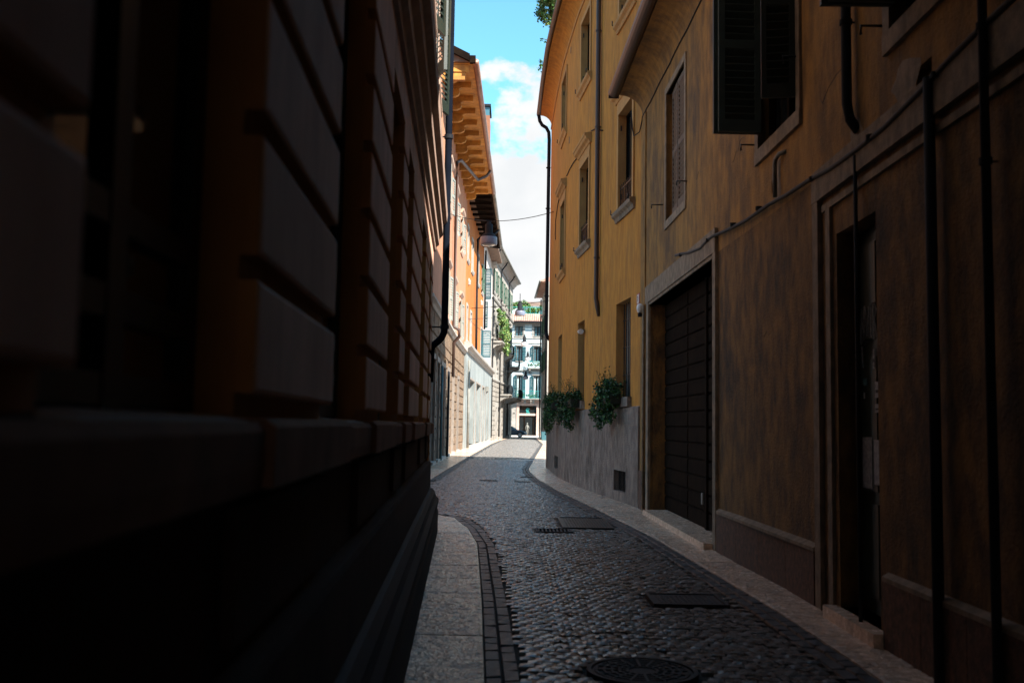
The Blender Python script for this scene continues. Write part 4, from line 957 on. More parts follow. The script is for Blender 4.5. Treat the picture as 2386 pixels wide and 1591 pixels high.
# dark tower-like chimney block above the eave
ch = MB(); ch.box(-1.9, -1.25, 60.5, 62.0, 19.2, 21.4); ch = None
tw = thing('roof_turret', (-2.0, 66, 16.5), 'narrow rust coloured roof turret with glazed top above the copper gutter', 'turret')
q = MB(); q.box(-3.6, -1.72, 65, 67.5, 16.6, 22.1); q.build('wall', mat('rust_cladding', (0.25, .10, .05), None, .8, 3), tw)
q = MB(); q.box(-3.7, -1.66, 64.9, 67.6, 22.7, 22.85); q.build('roof', PIPED, tw)
q = MB(); q.box(-3.55, -1.75, 65.05, 67.4, 22.1, 22.7); q.build('glazing', GLASSB, tw)

# ================================================================ ORANGE BUILDING
BB = thing('orange_building', WA.P(72, 0, 0), 'bright orange building above a pale stone shopfront on the left', 'building')
BE = 82.5
bu = [(63.4, 64.7), (68.2, 69.5), (74.6, 75.9), (79.6, 80.9)]
bl_ = [(63.8, 65.0), (67.8, 69.0), (73.6, 74.8), (79.6, 80.9)]
m_ = MB(); WA.face(m_, AE, BE, 6.6, 16.8, [(a, b, 12.2, 14.3) for a, b in bu] + [(a, b, 6.95, 9.2) for a, b in bl_], .25, ORANGE, TRIMW, step=4); WA.shell(m_, AE, BE, 6.6, 16.8, 9, ORANGE); m_.build('wall', ORANGE, BB)
for i, (a, b) in enumerate(bu): awin(WA, a, b, 12.2, 14.3, BB, TRIMW, GREEN if i == 3 else None, False)
for i, (a, b) in enumerate(bl_):
    wn = awin(WA, a, b, 6.95, 9.2, BB, TRIMW, None, False)
    if i == 3:
        for (h, dd_) in ((a, .12), (b, .75)):
            p0 = WA.P(h, 0, .06); p1 = WA.P(h + .12, 0, dd_); leaf('shutter', p0[:2], p1[:2], 6.97, 9.18, TEAL, wn, .05, .12)
for (t, z) in ((65.4, 10.7), (79.2, 11.0)):
    q = MB(); x, y, _ = WA.P(t, 0, .03); q.lathe((x, y, z), [(.0, 0), (.12, .05), (.14, .3), (0, .5)], 8); q.build('wall_ornament', TRIMW, BB)
q = MB()
ys_ = [62.5 + i * 2.5 for i in range(9)]
for a, b in zip(ys_, ys_[1:]):
    q.hexa([(WA.xy(a)[0] - .3, a, SZ + .2), (eaveX(a), a, SZ), (eaveX(b), b, SZ), (WA.xy(b)[0] - .3, b, SZ + .2), (WA.xy(a)[0] - .3, a, SZ + .3), (eaveX(a), a, SZ + .1), (eaveX(b), b, SZ + .1), (WA.xy(b)[0] - .3, b, SZ + .3)])
q.build('soffit', WOODD, BB)
for i in range(11):
    y = 63.3 + i * 1.75; q = MB(); q.box(WA.xy(y)[0] - .05, eaveX(y) - .12, y - .09, y + .09, SZ - .16, SZ + .02); q.build('rafter', WOODD, BB)
roofprism('roof', ROOFD, BB, [(-1.78, SZ + .11), (-1.72, SZ + .16), (-1.72, SZ + .26), (-7.5, SZ + 3.0), (-13, SZ + .2), (-13, SZ + .31)], 62.51, 82.5, lambda y: (y - 40.3) * .015)
tubeobj('gutter', [(gx(y), y, SZ + .06) for y in [62.6 + i * 3.3 for i in range(7)]], .12, GUTG, BB, 12)
q = MB(); x0 = WA.xy(72)[0]; q.tube([(gx(74), 74, SZ - .05), (gx(74) - .3, 73.8, SZ - .4), (x0 + .4, 72.2, SZ - .9), (x0 + .16, 72, SZ - 1.2), (x0 + .16, 72, 10), (x0 + .18, 72, 6.8)], .085, 10); q.build('drainpipe', PIPED, BB, smooth=True)
tubeobj('drainpipe', [WA.P(82.3, 16, .14), WA.P(82.3, 9.4, .14)], .08, PIPED, BB, 8)

# ================================================================ PALE END BLOCK + SHOPFRONT
CB = thing('cream_building', WA.P(89, 0, 0), 'plain cream plastered building between the orange house and the balconied facade', 'building')
m_ = MB(); WA.face(m_, BE, 95.5, 6.6, 17.0, [(83.2, 84.2, 11.0, 13.0), (83.2, 84.2, 7.2, 9.2)], .2, WHITEP, TRIMW, step=4); WA.shell(m_, BE, 95.5, 0, 17.0, 9, WHITEP); m_.build('wall', WHITEP, CB)
p0 = WA.P(83.1, 0, .06); p1 = WA.P(83.0, 0, .6); leaf('shutter', p0[:2], p1[:2], 12.0, 14.6, TEAL, CB, .05, .12)
leaf('shutter', p0[:2], WA.P(83.0, 0, .35)[:2], 9.6, 11.8, TEAL, CB, .05, .12)
roofprism('roof', ROOFD, CB, [(-2.5, 17.0), (-1.5, 17.05), (-1.5, 17.2), (-7.5, 19.4), (-12.5, 17.1), (-12.5, 17.0)], 82.51, 95.4, lambda y: (y - 82) * .03)
q = MB(); q.box(-2.7, -1.55, 93.8, 95.6, 16.6, 16.98); q.build('corner_block', TRIMW, CB)
SH = thing('shopfront', WA.P(79, 0, 0), 'pale marble shopfront with tall door bays and projecting cornice under the orange house', 'shopfront')
sb_ = [(66.6, 71.6), (73.6, 78.6), (81.0, 83.6), (86.2, 90.2)]
m_ = MB(); WA.face(m_, AE, 95.5, 0, 6.2, [(a, b, .16, 4.55, .55) for a, b in sb_], .5, SHOP, SHOP, step=4, d=.12)
m_.quad(WA.P(AE, 0, .12), WA.P(AE, 6.2, .12), WA.P(AE, 6.2, -.3), WA.P(AE, 0, -.3)); m_.build('wall', SHOP, SH)
m_ = MB(); WA.prof(m_, AE - .2, 95.8, [(0, 6.2), (.2, 6.2), (.26, 6.34), (.46, 6.44), (.50, 6.58), (.46, 6.64), (0, 6.72)], None, 4); m_.build('cornice', TRIMW, SH)
for (a, b) in sb_:
    q = MB(); n = 3
    for i in range(n):
        u = a + (b - a) * i / n; WA.bx(q, u, u + .09, .2, 4.5, -.36, -.28)
    WA.bx(q, a, b, 3.3, 3.42, -.355, -.285); f = q.build('door', PIPED, SH)
    q = MB(); WA.bx(q, a, b, .2, 4.5, -.40, -.37); q.build('pane', GLASS, f)
    q = MB(); WA.bx(q, a - .15, b + .15, 0, .16, -.4, .30); q.build('step', TRIMW, SH)
    q = MB(); WA.bx(q, a - .14, a - .01, .16, 4.7, .12, .16); WA.bx(q, b + .01, b + .14, .16, 4.7, .12, .16); WA.bx(q, a - .01, b + .01, 4.57, 4.7, .12, .16); q.build('door_surround', DTRIM, SH)
q = MB(); WA.bx(q, 84.6, 85.0, 4.35, 4.75, .12, .45); q.build('wall_lamp', GUTG, SH)
tubeobj('drainpipe', [WA.P(63.1, 5.6, .28), WA.P(63.1, .05, .28)], .09, GUTG, SH, 8)

# ================================================================ BALCONIED FACADE (far left)
DB = thing('balconied_building', WD.P(107, 0, 0), 'grey moulded facade with stone balconies and green shutters near the end of the street', 'building')
DT = 18.6
dw = [(97.2, 98.6), (101.4, 102.8), (105.8, 107.2), (110.4, 111.8), (115.2, 116.6)]
m_ = MB(); WD.face(m_, 95.5, 120, 0, DT, [(a, b, 7.0, 9.2) for a, b in dw] + [(a, b, 10.5, 12.8) for a, b in dw] + [(a, b, 14.6, 16.8) for a, b in dw] + [(a, b, .1, 3.3) for a, b in dw[1:]], .3, GREYP, TRIMW, step=4)
WD.shell(m_, 95.5, 120, 0, DT, 9, GREYP); m_.build('wall', GREYP, DB)
for i in range(12):
    z0, z1 = .48 * i + .012, .48 * (i + 1) - .012
    t = 95.55 + (i % 2) * .5
    while t < 119.9:
        e = min(t + rnd.uniform(1.1, 1.5), 119.98)
        if not any(not (e < a - .05 or t > b + .05) and z0 < 3.4 for a, b in dw[1:]):
            q = MB(); c = [WD.P(t + .012, z0, -.02), WD.P(e - .012, z0, -.02), WD.P(e - .04, z0 + .03, .06), WD.P(t + .04, z0 + .03, .06), WD.P(t + .012, z1, -.02), WD.P(e - .012, z1, -.02), WD.P(e - .04, z1 - .03, .06), WD.P(t + .04, z1 - .03, .06)]
            q.hexa(c); q.build('stone', TUFFG, DB)
        t = e
for z in (5.85, 9.75, 13.8): 
    m_ = MB(); WD.prof(m_, 95.5, 120, [(-.01, z), (.1, z), (.16, z + .12), (.16, z + .22), (-.01, z + .28)], None, 5); m_.build('string_course', TRIMW, DB)
for i, (a, b) in enumerate(dw):
    awin(WD, a, b, 7.0, 9.2, DB, TRIMW, None); awin(WD, a, b, 10.5, 12.8, DB, TRIMW, GREEN if i > 0 else None); awin(WD, a, b, 14.6, 16.8, DB, TRIMW, GREEN, False)
    if i: q = MB(); WD.bx(q, a, b, .1, 3.3, -.28, -.24); q.build('door', WOODD, DB)
m_ = MB(); WD.prof(m_, 95.5, 120.2, [(0, 17.9), (.1, 17.9), (.2, 18.1), (.5, 18.4), (.8, 18.5), (.8, 18.6), (0, 18.62)], None, 5); m_.build('cornice', TRIMW, DB)
tubeobj('gutter', [WD.P(95.3, 18.66, .85), WD.P(107, 18.6, .85), WD.P(120, 18.6, .85)], .13, GUTG, DB, 10)
m_ = MB(); WD.prof(m_, 95.5, 120.2, [(.8, 18.63), (.8, 18.75), (-4.5, 20.6), (-9, 18.8), (-9, 18.63)], None, 5); m_.build('roof', ROOFD, DB)
for t in (95.7, 103.6, 113.2):
    q = MB(); q.tube([WD.P(t, 18.6, .8), WD.P(t, 18.2, .6), WD.P(t, 17.7, .2), WD.P(t, 17.2, .14), WD.P(t, .3, .14)], .075, 8); q.build('drainpipe', PIPED, DB, smooth=True)
def balcony(W, a, b, z, out_, parent, mt_s, mt_r, br=2, h=1.0, step=.14):
    q = MB(); W.prof(q, a, b, [(0, z - .16), (out_ - .1, z - .16), (out_, z - .1), (out_, z), (0, z)]); bl = q.build('balcony', mt_s, parent)
    for i in range(br):
        t = a + .25 + (b - a - .5) * i / max(1, br - 1); q = MB(); W.prof(q, t - .1, t + .1, [(0, z - .165), (0, z - .75), (.15, z - .7), (out_ * .45, z - .45), (out_ * .85, z - .36), (out_ * .9, z - .165)]); q.build('corbel', mt_s, bl)
    q = MB(); n = int((b - a) / step)
    for i in range(n + 1):
        t = a + .04 + (b - a - .08) * i / n; q.tube([W.P(t, z, out_ - .06), W.P(t, z + h * .35, out_ - .0), W.P(t, z + h, out_ - .06)], .013, 4)
    for zz_ in (z + .06, z + h): q.tube([W.P(a + .04, zz_, 0), W.P(a + .04, zz_, out_ - .06), W.P(b - .04, zz_, out_ - .06), W.P(b - .04, zz_, 0)], .022, 5)
    for k in range(4):
        for t in (a + .04, b - .04): dd_ = out_ * (k + .5) / 4; q.tube([W.P(t, z, dd_), W.P(t, z + h, dd_)], .013, 4)
    q.build('railing', mt_r, bl); return bl
balcony(WD, 96.4, 103.4, 9.65, 1.0, DB, GREYP, IRON, 3)
balcony(WD, 110.0, 112.4, 9.3, .9, DB, GREYP, IRON, 2); balcony(WD, 114.8, 117.4, 8.2, 1.2, DB, GREYP, IRON, 2)
balcony(WD, 105.2, 108.6, 4.75, 1.1, DB, GREYP, IRON, 2); balcony(WD, 112.0, 118.4, 4.6, 1.5, DB, GREYP, IRON, 3)
x, y, z = WD.P(99, 10.4, .75); bl = [(x + .0 + k * .09, y - 2.2 + k * 1.0, z + rnd.uniform(-.15, .15), .45, .8, .6) for k in range(6)]
bl += [(x + .35 + k * .06, y + 1.5 + k * .6, z - .9 - .3 * k, .4, .7, .6) for k in range(2)] + [(x + .25, y + 1.8, z + 1.0, .5, 1.0, .7), (x + .0, y + .3, z + 1.7, .5, 1.0, .6), (x - .3, y - 1, z + 2.1, .4, .8, .4)]
plant('balcony_climber', bl, 7000, .13, [LEAFY, LEAFY, LEAFG], 'big yellow-green climber spilling over the stone balcony on the left facade', [[(x, y, 9.7), (x, y, z + 1.5)]])
q = MB(); WD.bx(q, 96.8, 99.6, 9.66, 9.95, .55, .85); tag(q.build('planter', TERRA), 'long terracotta planter on the stone balcony below the yellow-green climber', 'planter')

# ================================================================ RIGHT FAR BUILDING
GB = thing('far_right_building', WG.P(110, 0, 0), 'narrow sliver of pale building with overhanging tiled roof beside the ochre corner', 'building')
gw = [(105.5, 106.7), (109.5, 110.7), (114, 115.2)]
m_ = MB(); WG.face(m_, 104, 118, 0, 16.6, [(a, b, z, z + 2.1) for a, b in gw for z in (3.5, 7.5, 11.5)], .25, GREYP, TRIMW, step=5); WG.shell(m_, 104, 118, 0, 16.6, 4, GREYP); m_.build('wall', GREYP, GB)
for a, b in gw:
    for z in (3.5, 7.5, 11.5): awin(WG, a, b, z, z + 2.1, GB, TRIMW, GREEN if z > 4 else None, z > 4)
m_ = MB(); WG.prof(m_, 104, 118, [(-4, 16.6), (.75, 16.62), (.8, 16.75), (-2, 17.8), (-4, 16.9)], None, 5); m_.build('roof', TILE, GB)
tubeobj('gutter', [WG.P(104, 16.65, .85), WG.P(118, 16.65, .85)], .11, GUTG, GB, 8)
for t in (104.4, 117.5): tubeobj('drainpipe', [WG.P(t, 16.4, .14), WG.P(t, .1, .14)], .08, PIPED, GB, 8)

# ================================================================ END BUILDING
EB = thing('pale_blue_building', (2, 131.8, 0), 'pale blue building with teal shutters, turquoise balconies and marble shop portal closing the street', 'building')
ew = [(.42, 1.41, 13.3, 14.6), (2.94, 3.92, 13.3, 14.6), (.62, 1.40, 9.95, 11.85), (2.92, 3.72, 9.95, 11.85), (.74, 1.42, 5.06, 7.95), (2.94, 3.76, 5.06, 7.95), (1.1, 3.37, .15, 4.06)]
xtra = [(c + dx, d_ + dx, e, f) for (c, d_, e, f) in ew[:6] for dx in (-4.6, 5.0)]
m_ = MB(); WE.face(m_, -14, 24, 0, 15.15, ew + xtra, .25, EWALL, TRIMW, step=5); WE.shell(m_, -14, 24, 0, 15.15, 10, EWALL); m_.build('wall', EWALL, EB)
for (a, b, z0, z1) in ew[:6] + xtra:
    q = MB(); wd = .10
    WE.bx(q, a - wd, a, z0, z1, 0, .04); WE.bx(q, b, b + wd, z0, z1, 0, .04); WE.bx(q, a - wd, b + wd, z1, z1 + .14, 0, .05); WE.bx(q, a - .2, b + .2, z1 + .14, z1 + .24, 0, .16); WE.bx(q, a - wd, b + wd, z0 - .12, z0, 0, .1)
    wn = q.build('window', TRIMW, EB); m = (a + b) / 2
    pane(WE, a, b, z0, z1, -.2, wn, GLASSB)
    q = MB(); WE.bx(q, m - .07, m + .07, z0, z1, -.18, -.12); WE.bx(q, a, a + .06, z0, z1, -.18, -.12); WE.bx(q, b - .06, b, z0, z1, -.18, -.12); WE.bx(q, a + .06, b - .06, z1 - .07, z1, -.178, -.122); q.build('sash', WOODD, wn)
    if z0 < 9:   # tied curtains
        for (u, v) in ((a + .07, m - .08), (m + .08, b - .07)):
            q = MB(); dirn = 1 if u < m - .2 else -1
            out_e = u if dirn == 1 else v; full = v - u
            for k in range(8):
                zA = z0 + .3 + (z1 - z0 - .35) * k / 8; zB = z0 + .3 + (z1 - z0 - .35) * (k + 1) / 8
                wa = full * (.45 + .5 * (k / 8) ** .6); wb = full * (.45 + .5 * ((k + 1) / 8) ** .6)
                q.quad(WE.P(out_e, zA, -.19), WE.P(out_e + dirn * wa, zA, -.185), WE.P(out_e + dirn * wb, zB, -.185), WE.P(out_e, zB, -.19))
            q.build('curtain', CURT, wn)
    if z0 < 13:
        for (h, sg) in ((a - .03, -1), (b + .03, 1)):
            p0 = WE.P(h, 0, .07); p1 = WE.P(h + sg * .42, 0, .10); leaf('shutter', p0[:2], p1[:2], z0 + .03, z1 - .02, TEAL, wn, .05, .14)
    else:
        q = MB(); WE.bx(q, b - .2, b - .05, z0, z1, -.1, -.05); q.build('shutter', TEAL, wn)
for z in (12.95, 12.3, 8.65, 4.9 - .03):
    m_ = MB(); WE.bx(m_, -14, 24, z, z + .13, 0, .09); m_.build('string_course', TRIMW, EB)
m_ = MB(); WE.bx(m_, -14, 24, 14.86, 15.14, 0, .25); m_.build('cornice', TRIMW, EB)
for x in (1.62, 2.72):
    m_ = MB(); WE.bx(m_, x - .07, x + .07, 13.09, 14.85, 0, .07); m_.build('pilaster', TRIMW, EB)
# tiled roof: rows of half-round tiles
q = MB(); x = -14.2
while x < 24:
    for s_ in range(5):
        t = math.pi * s_ / 4; t2 = math.pi * (s_ + 1) / 4
        if s_ < 4:
            r_ = .11
            q.quad((x + .11 - r_ * math.cos(t), 131.1, 15.16 + r_ * math.sin(t)), (x + .11 - r_ * math.cos(t2), 131.1, 15.16 + r_ * math.sin(t2)), (x + .11 - r_ * math.cos(t2), 134.4, 16.45 + r_ * math.sin(t2)), (x + .11 - r_ * math.cos(t), 134.4, 16.45 + r_ * math.sin(t)))
    x += .245
rf = q.build('roof_tiles', TILE, EB); rf['kind'] = 'stuff'
q = MB(); q.hexa([(-14.2, 131.12, 15.145), (24, 131.12, 15.145), (24, 134.4, 16.2), (-14.2, 134.4, 16.2), (-14.2, 131.12, 15.17), (24, 131.12, 15.17), (24, 134.4, 16.45), (-14.2, 134.4, 16.45)]); q.build('roof', ROOFD, EB)
q = MB(); q.tube([(-14, 131.0, 15.12), (24, 131.0, 15.12)], .09, 8); q.build('gutter', PIPED, EB)
q = MB(); q.box(-14, 24, 134.4, 141, 15, 16.5); q.box(-14, 24, 137.5, 141, 16.5, 17.9); q.build('terrace_wall', EWALL, EB)
q = MB(); q.hexa([(1.6, 136.6, 17.9), (24, 136.6, 17.9), (24, 141, 18.9), (1.6, 141, 18.9), (1.6, 136.6, 18.0), (24, 136.6, 18.0), (24, 141, 19.0), (1.6, 141, 19.0)]); q.build('terrace_roof', ROOFD, EB)
q = MB()
for x in [i * .8 for i in range(-4, 12)]: q.tube([(x, 134.5, 16.45), (x, 134.5, 17.45)], .02, 4)
q.tube([(-4, 134.5, 17.45), (10, 134.5, 17.45)], .03, 5); q.tube([(-4, 134.5, 16.6), (10, 134.5, 16.6)], .03, 5); q.build('railing', TURQ, EB)
plant('terrace_hedge', [(.2 + k * .55, 135.6, 17.15 + rnd.uniform(-.1, .3) + (.5 if k < 4 else -.1), .5, .5, .6) for k in range(9)], 3800, .15, [LEAFG, LEAFG, LEAFY], 'green hedge growing on the roof terrace of the pale blue building', cat='hedge')
bl1 = balcony(WE, .62, 4.6, 5.0, .9, EB, TRIMW, TURQ, 3, .98, .16)
bl2 = balcony(WE, 2.16, 4.6, 9.05, .7, EB, TRIMW, TURQ, 2, .85, .16)
for (u, v) in ((.8, 1.7), (1.95, 2.85), (3.1, 4.2)):
    q = MB(); WE.bx(q, u, v, 4.40, 4.78, .0, .06); q.build('frieze_panel', EMARB, EB)
for bal_x in ((2.3, 9.3, 8), (0.9, 5.3, 9)):
    x0, z0, n = bal_x
    plant('balcony_flowers', [(x0 + k * .27, 131.1, z0 + rnd.uniform(0, .2), .16, .12, .2) for k in range(n)], 900, .09, [LEAFD, LEAFG], 'green potted plants along the upper turquoise balcony' if z0 > 9 else 'green potted plants along the lower turquoise balcony above the portal')
# portal
q = MB(); WE.bx(q, .74, 1.1, .15, 4.06, -.02, .10); WE.bx(q, 3.37, 3.73, .15, 4.06, -.02, .10); WE.bx(q, .74, 3.73, 4.06, 4.36, -.02, .12); WE.bx(q, .66, 3.81, 0, .15, -.02, .2); q.build('portal', EMARB, EB)
q = MB(); WE.bx(q, 1.1, 3.37, 2.76, 3.04, -.2, -.05); q.build('transom', EMARB, EB)
dr = MB(); WE.bx(dr, 1.1, 1.2, .15, 2.76, -.2, -.12); WE.bx(dr, 1.78, 1.90, .15, 2.76, -.2, -.12); WE.bx(dr, 2.95, 3.05, .15, 2.76, -.2, -.12); WE.bx(dr, 3.27, 3.37, .15, 2.76, -.2, -.12); dr = dr.build('shop_door', WOODD, EB)
pane(WE, 1.1, 3.37, .15, 2.76, -.22, dr); pane(WE, 1.1, 3.37, 3.04, 4.06, -.15, dr, GLASS)
em = MB(); c = WE.P(2.25, 3.5, -.12)
em.lathe((0, 0, 0), [(.0, 0)], 3)
em = MB()
for k in range(14):
    a = .3 + k * .36; b = a + .36; r0, r1 = .26, .17
    em.quad(*[(c[0] + rr * math.cos(t), c[1], c[2] + rr * math.sin(t)) for rr, t in ((r0, a), (r0, b), (r1, b), (r1, a))])
em.quad((c[0] - .05, c[1], c[2] - .45), (c[0] + .05, c[1], c[2] - .45), (c[0] + .05, c[1], c[2] + .08), (c[0] - .05, c[1], c[2] + .08))
em.quad((c[0] - .22, c[1], c[2] - .42), (c[0] + .22, c[1], c[2] - .42), (c[0] + .22, c[1], c[2] - .30), (c[0] - .22, c[1], c[2] - .30)); em.build('emblem', TURQ, EB)
# stone piers beside the portal, course by course
for (u, v) in ((-.6, .64), (3.83, 4.9)):
    for k in range(9):
        q = MB(); z0, z1 = .16 + k * .48, .16 + (k + 1) * .48 - .025
        WE.bx(q, u, v, z0, z1, 0, .05); q.build('stone', TRIMW if k else EMARB, EB)
q = MB(); WE.bx(q, .32, .52, 2.95, 3.12, .052, .06); q.build('name_plate', BLACKP, EB)
dm = thing('display_figure', (2.2, 132.0, .15), 'pale display figure standing behind the glass shop door at the street end', 'mannequin')
q = MB(); cx, cy = 2.18, 131.66
q.tube([(cx - .08, cy, .16), (cx - .08, cy, .9), (cx - .03, cy, 1.0)], [.05, .08, .1], 8); q.tube([(cx + .08, cy, .16), (cx + .08, cy, .9), (cx + .03, cy, 1.0)], [.05, .08, .1], 8)
q.tube([(cx, cy, .9), (cx, cy, 1.1), (cx, cy, 1.4), (cx, cy, 1.5), (cx, cy, 1.56)], [.14, .12, .18, .12, .05], 10); q.lathe((cx, cy, 1.56), [(.04, 0), (.09, .08), (.1, .16), (.06, .25), (0, .27)], 10)
q.tube([(cx - .17, cy, 1.4), (cx - .24, cy, 1.15), (cx - .22, cy, .9)], [.05, .04, .03], 6); q.tube([(cx + .17, cy, 1.4), (cx + .24, cy, 1.15), (cx + .16, cy, .95)], [.05, .04, .03], 6)
q.build('figure', GUTG, dm, smooth=True)

# ================================================================ CAR crossing at the end
car = thing('parked_car', (-.55, 124.2, 0), 'dark blue car with silver wheels crossing at the far end of the street', 'car')
X0 = -2.32  # rear bumper; nose at +1.62
L = 4.35
st = [ # x from rear, half width, z sill, z belt/hood, z roof (None when no cabin)
 (0.00, .62, .42, .72, None), (.10, .80, .28, .92, None), (.45, .87, .24, .98, 1.16), (.95, .89, .24, .98, 1.40), (1.5, .90, .24, .97, 1.46), (2.1, .90, .24, .96, 1.44), (2.6, .90, .24, .95, 1.30), (3.1, .89, .24, .93, 1.00), (3.6, .87, .25, .86, None), (4.05, .82, .27, .76, None), (4.28, .70, .32, .64, None), (4.35, .55, .38, .56, None)]
q = MB(); rings = []
for (x, hw, zs, zb, zr) in st:
    ring = [(-hw * .96, zs), (-hw, zs + .18), (-hw, zb - .12), (-hw * .93, zb), (hw * .93, zb), (hw, zb - .12), (hw, zs + .18), (hw * .96, zs)]
    rings.append([(X0 + x, 124.2 + a, z) for a, z in ring])
b_ = len(q.v)
for r_ in rings: q.v += r_
for i in range(len(rings) - 1):
    for k in range(8): q.f.append((b_ + i * 8 + k, b_ + i * 8 + (k + 1) % 8, b_ + (i + 1) * 8 + (k + 1) % 8, b_ + (i + 1) * 8 + k)); q.m.append(None)
q.f.append(tuple(range(b_, b_ + 8))); q.m.append(None); q.f.append(tuple(b_ + (len(rings) - 1) * 8 + k for k in range(8))); q.m.append(None)
q.build('body', CARP, car, smooth=False)
q = MB(); cab = [s_ for s_ in st if s_[4]]; n = 4
b_ = 0
for (x, hw, zs, zb, zr) in cab: q.v += [(X0 + x, 124.2 - hw * .92, zb - .01), (X0 + x, 124.2 - hw * .68, zr), (X0 + x, 124.2 + hw * .68, zr), (X0 + x, 124.2 + hw * .92, zb - .01)]
for i in range(len(cab) - 1):
    for k, mt in ((0, GLASS), (1, CARP), (2, GLASS)):
        if i >= len(cab) - 3 and k == 1: mt = GLASS
        q.f.append((i * 4 + k, i * 4 + k + 1, i * 4 + 5 + k, i * 4 + 4 + k)); q.m.append(mt)
q.f.append((0, 1, 2, 3)); q.m.append(GLASS); e_ = (len(cab) - 1) * 4; q.f.append((e_, e_ + 1, e_ + 2, e_ + 3)); q.m.append(GLASS)
q.build('cabin', CARP, car)
for wx in (.78, 3.48):
    for sy, ys in ((-1, 124.2 - .90), (1, 124.2 + .90)):
        q = MB(); c = Vector((X0 + wx, ys, .33)); nn = 24
        def ringw(r_, dy): return [(c.x + r_ * math.cos(2 * math.pi * k / nn), c.y + dy * sy, c.z + r_ * math.sin(2 * math.pi * k / nn)) for k in range(nn)]
        prof_ = [(.33, -.20), (.33, -.0), (.31, .02), (.225, .025)]
        for r_, dy in prof_: q.v += ringw(r_, dy)
        for i in range(3):
            for k in range(nn): q.f.append((i * nn + k, i * nn + (k + 1) % nn, (i + 1) * nn + (k + 1) % nn, (i + 1) * nn + k)); q.m.append(None)
        wh = q.build('wheel', TYRE, car)
        q = MB()
        q.v += ringw(.225, .024) + ringw(.19, .018); 
        for k in range(nn): q.f.append((k, (k + 1) % nn, nn + (k + 1) % nn, nn + k)); q.m.append(ALLOY)
        q.v += ringw(.19, -.02); b2 = nn * 2; q.f.append(tuple(b2 + k for k in range(nn))); q.m.append(TYRE)
        for k in range(5):
            t = 2 * math.pi * k / 5 + .3; 
            def pp(r_, dt, dy): return (c.x + r_ * math.cos(t + dt), c.y + dy * sy, c.z + r_ * math.sin(t + dt))
            q.quad(pp(.04, -1.0, .01), pp(.2, -.24, .02), pp(.2, .24, .02), pp(.04, 1.0, .01), m=ALLOY)
        q.build('rim', ALLOY, wh)
        q = MB()   # wheel arch
        for k in range(12):
            a, b2_ = math.pi * k / 12, math.pi * (k + 1) / 12
            q.quad((c.x + .37 * math.cos(a), ys + .006 * sy, c.z + .37 * math.sin(a)), (c.x + .37 * math.cos(b2_), ys + .006 * sy, c.z + .37 * math.sin(b2_)), (c.x + .33 * math.cos(b2_), ys + .006 * sy, c.z + .33 * math.sin(b2_)), (c.x + .33 * math.cos(a), ys + .006 * sy, c.z + .33 * math.sin(a)))
        q.build('wheel_arch', TYRE, car)
for sy in (-1, 1):
    q = MB(); y_ = 124.2 + sy * .70; q.hexa([(X0 + 4.0, y_ - .16, .56), (X0 + 4.22, y_ - .14, .55), (X0 + 4.22, y_ + .14, .55), (X0 + 4.0, y_ + .16, .56), (X0 + 3.95, y_ - .16, .70), (X0 + 4.20, y_ - .13, .66), (X0 + 4.20, y_ + .13, .66), (X0 + 3.95, y_ + .16, .70)]); q.build('headlight', BOWL, car)
q = MB(); q.box(X0 + 2.62, X0 + 2.8, 124.2 - 1.03, 124.2 - .9, .95, 1.07); q.build('mirror', CARP, car)
q = MB(); q.box(X0 + 1.4, X0 + 1.43, 124.2 - .906, 124.2 - .902, .4, .95); q.box(X0 + 2.5, X0 + 2.53, 124.2 - .906, 124.2 - .902, .4, .95); q.build('door_seam', BLACKP, car)
bn = thing('litter_bin', (3.3, 101, 0), 'dark blue bin standing by the far right wall beyond the ochre corner', 'bin')
q = MB(); q.hexa([(3.15, 100.7, 0), (3.6, 100.7, 0), (3.6, 101.3, 0), (3.15, 101.3, 0), (3.1, 100.6, .95), (3.6, 100.6, .95), (3.6, 101.4, .95), (3.1, 101.4, .95)]); q.build('body', STICKB, bn)
q = MB(); q.box(3.06, 3.6, 100.56, 101.44, .96, 1.05); q.build('lid', PIPED, bn)

# ================================================================ STREET LAMPS on span wires
def lamp(x, y, zb, k, label, band, top_z):
    t = thing('street_lamp', (x, y, zb), label, 'street lamp', 'bell lamps hung over the street')
    q = MB(); q.lathe((x, y, zb), [(.0, .82 * k), (.06 * k, .82 * k), (.07 * k, .76 * k), (.13 * k, .73 * k), (.135 * k, .44 * k), (.16 * k, .40 * k), (.235 * k, .345 * k), (.28 * k, .28 * k)], 24); q.build('housing', PIPED, t, smooth=True)
    q = MB(); q.lathe((x, y, zb), [(.281 * k, .279 * k), (.288 * k, .26 * k), (.288 * k, .04 * k), (.27 * k, .0), (.26 * k, .0), (.262 * k, .05 * k)], 24); q.build('shade', band, t, smooth=True)
    q = MB(); q.lathe((x, y, zb), [(.26 * k, .03 * k), (.18 * k, -.02 * k), (0, -.04 * k)], 20); q.build('bowl', BOWL, t, smooth=True)
    q = MB(); q.tube([(x, y, zb + .80 * k), (x, y, top_z)], .022 * k, 6); q.tube([(x - .1 * k, y, zb + .84 * k), (x + .1 * k, y, zb + .84 * k)], .03 * k, 6); q.build('hanger', PIPED, t)
    return t
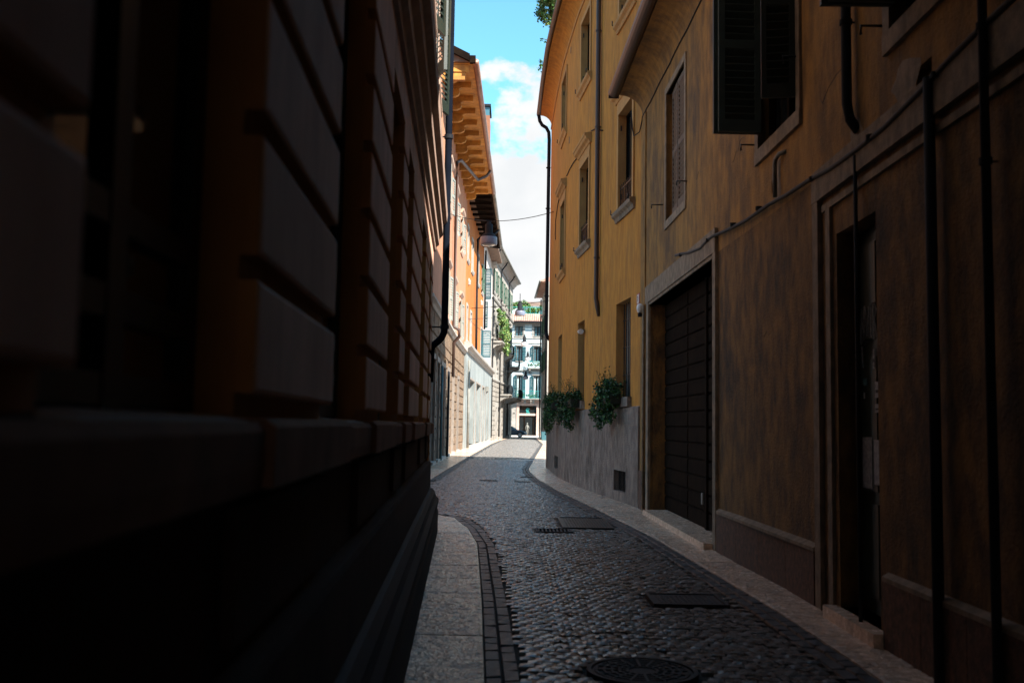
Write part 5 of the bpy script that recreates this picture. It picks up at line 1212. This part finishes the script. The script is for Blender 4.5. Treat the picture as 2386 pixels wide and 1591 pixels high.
def span(p0, p1, sag, label, r_=.012, n=14):
    a, b = Vector(p0), Vector(p1); pts = []
    for i in range(n + 1):
        u = i / n; p = a.lerp(b, u); p.z -= sag * 4 * u * (1 - u); pts.append(p)
    return tag(tubeobj('span_wire', pts, r_, PIPED, None, 5), label, 'cable', 'span wires across the street')
# first lamp
sw_z = 8.45
span((-3.05, 45.6, 11.3), WF.P(35.4, 9.25, 0), .35, 'thin wire across the street carrying the nearest bell lamp', .014)
lamp(-1.03, 40.7, 8.95, 1.2, 'largest bell lamp, grey banded, hanging from the wire below the timber eave', LAMPG, 9.98)
span((-2.9, 69.0, 9.6), (3.6, 62.0, 9.6), .12, 'thin upper wire in front of the pale blue building carrying the second lamp', .02)
span((-2.95, 66.0, 8.55), (-.3, 97, 12.3), .12, 'thin lower wire running from the orange house towards the balconied facade', .018)
lamp(.45, 60, 8.14, 1.05, 'second bell lamp with dark top hanging before the terracotta roof', LAMPG, 9.5)
lamp(1.05, 84, 8.20, 1.06, 'third bell lamp with bright white band before the pale blue facade', LAMPW, 9.2)
span((-2.4, 84, 9.15), (3.2, 84, 9.25), .03, 'thin short wire carrying the third lamp with the white band', .018)
lamp(1.66, 103, 8.2, 1.05, 'fourth and small bell lamp hanging beside the teal shutters', LAMPW, 9.1)
span((-1.4, 103, 9.1), (3.4, 103, 9.15), .03, 'thin wire carrying the fourth and small bell lamp', .02)
bt = thing('lamp_bracket', (-.9, 108.5, 7.0), 'long wrought iron lamp bracket with scrolls projecting from the balconied facade', 'bracket')
q = MB(); yb = 108.5; q.tube([(-1.6, yb - 2, 7.22), (2.2, yb, 7.22)], .045, 6); q.build('arm', IRON, bt)
for (cx, cz, r0) in ((1.25, 7.62, .30), (-1.0, 7.75, .55)):
    q = MB(); q.tube([(cx + r0 * (1 - k / 26) * math.cos(k * .45 - 1.5), yb, cz + r0 * (1 - k / 26) * math.sin(k * .45 - 1.5)) for k in range(22)], .025, 5); q.build('scroll', IRON, bt)
q = MB(); q.tube([(-.6, yb, 8.3), (.4, yb, 7.7), (1.2, yb, 7.32)], .03, 5); q.build('stay', IRON, bt)
lamp(1.55, 108.4, 6.5, 1.0, 'lowest bell lamp hanging from the wrought iron bracket', LAMPG, 7.2)
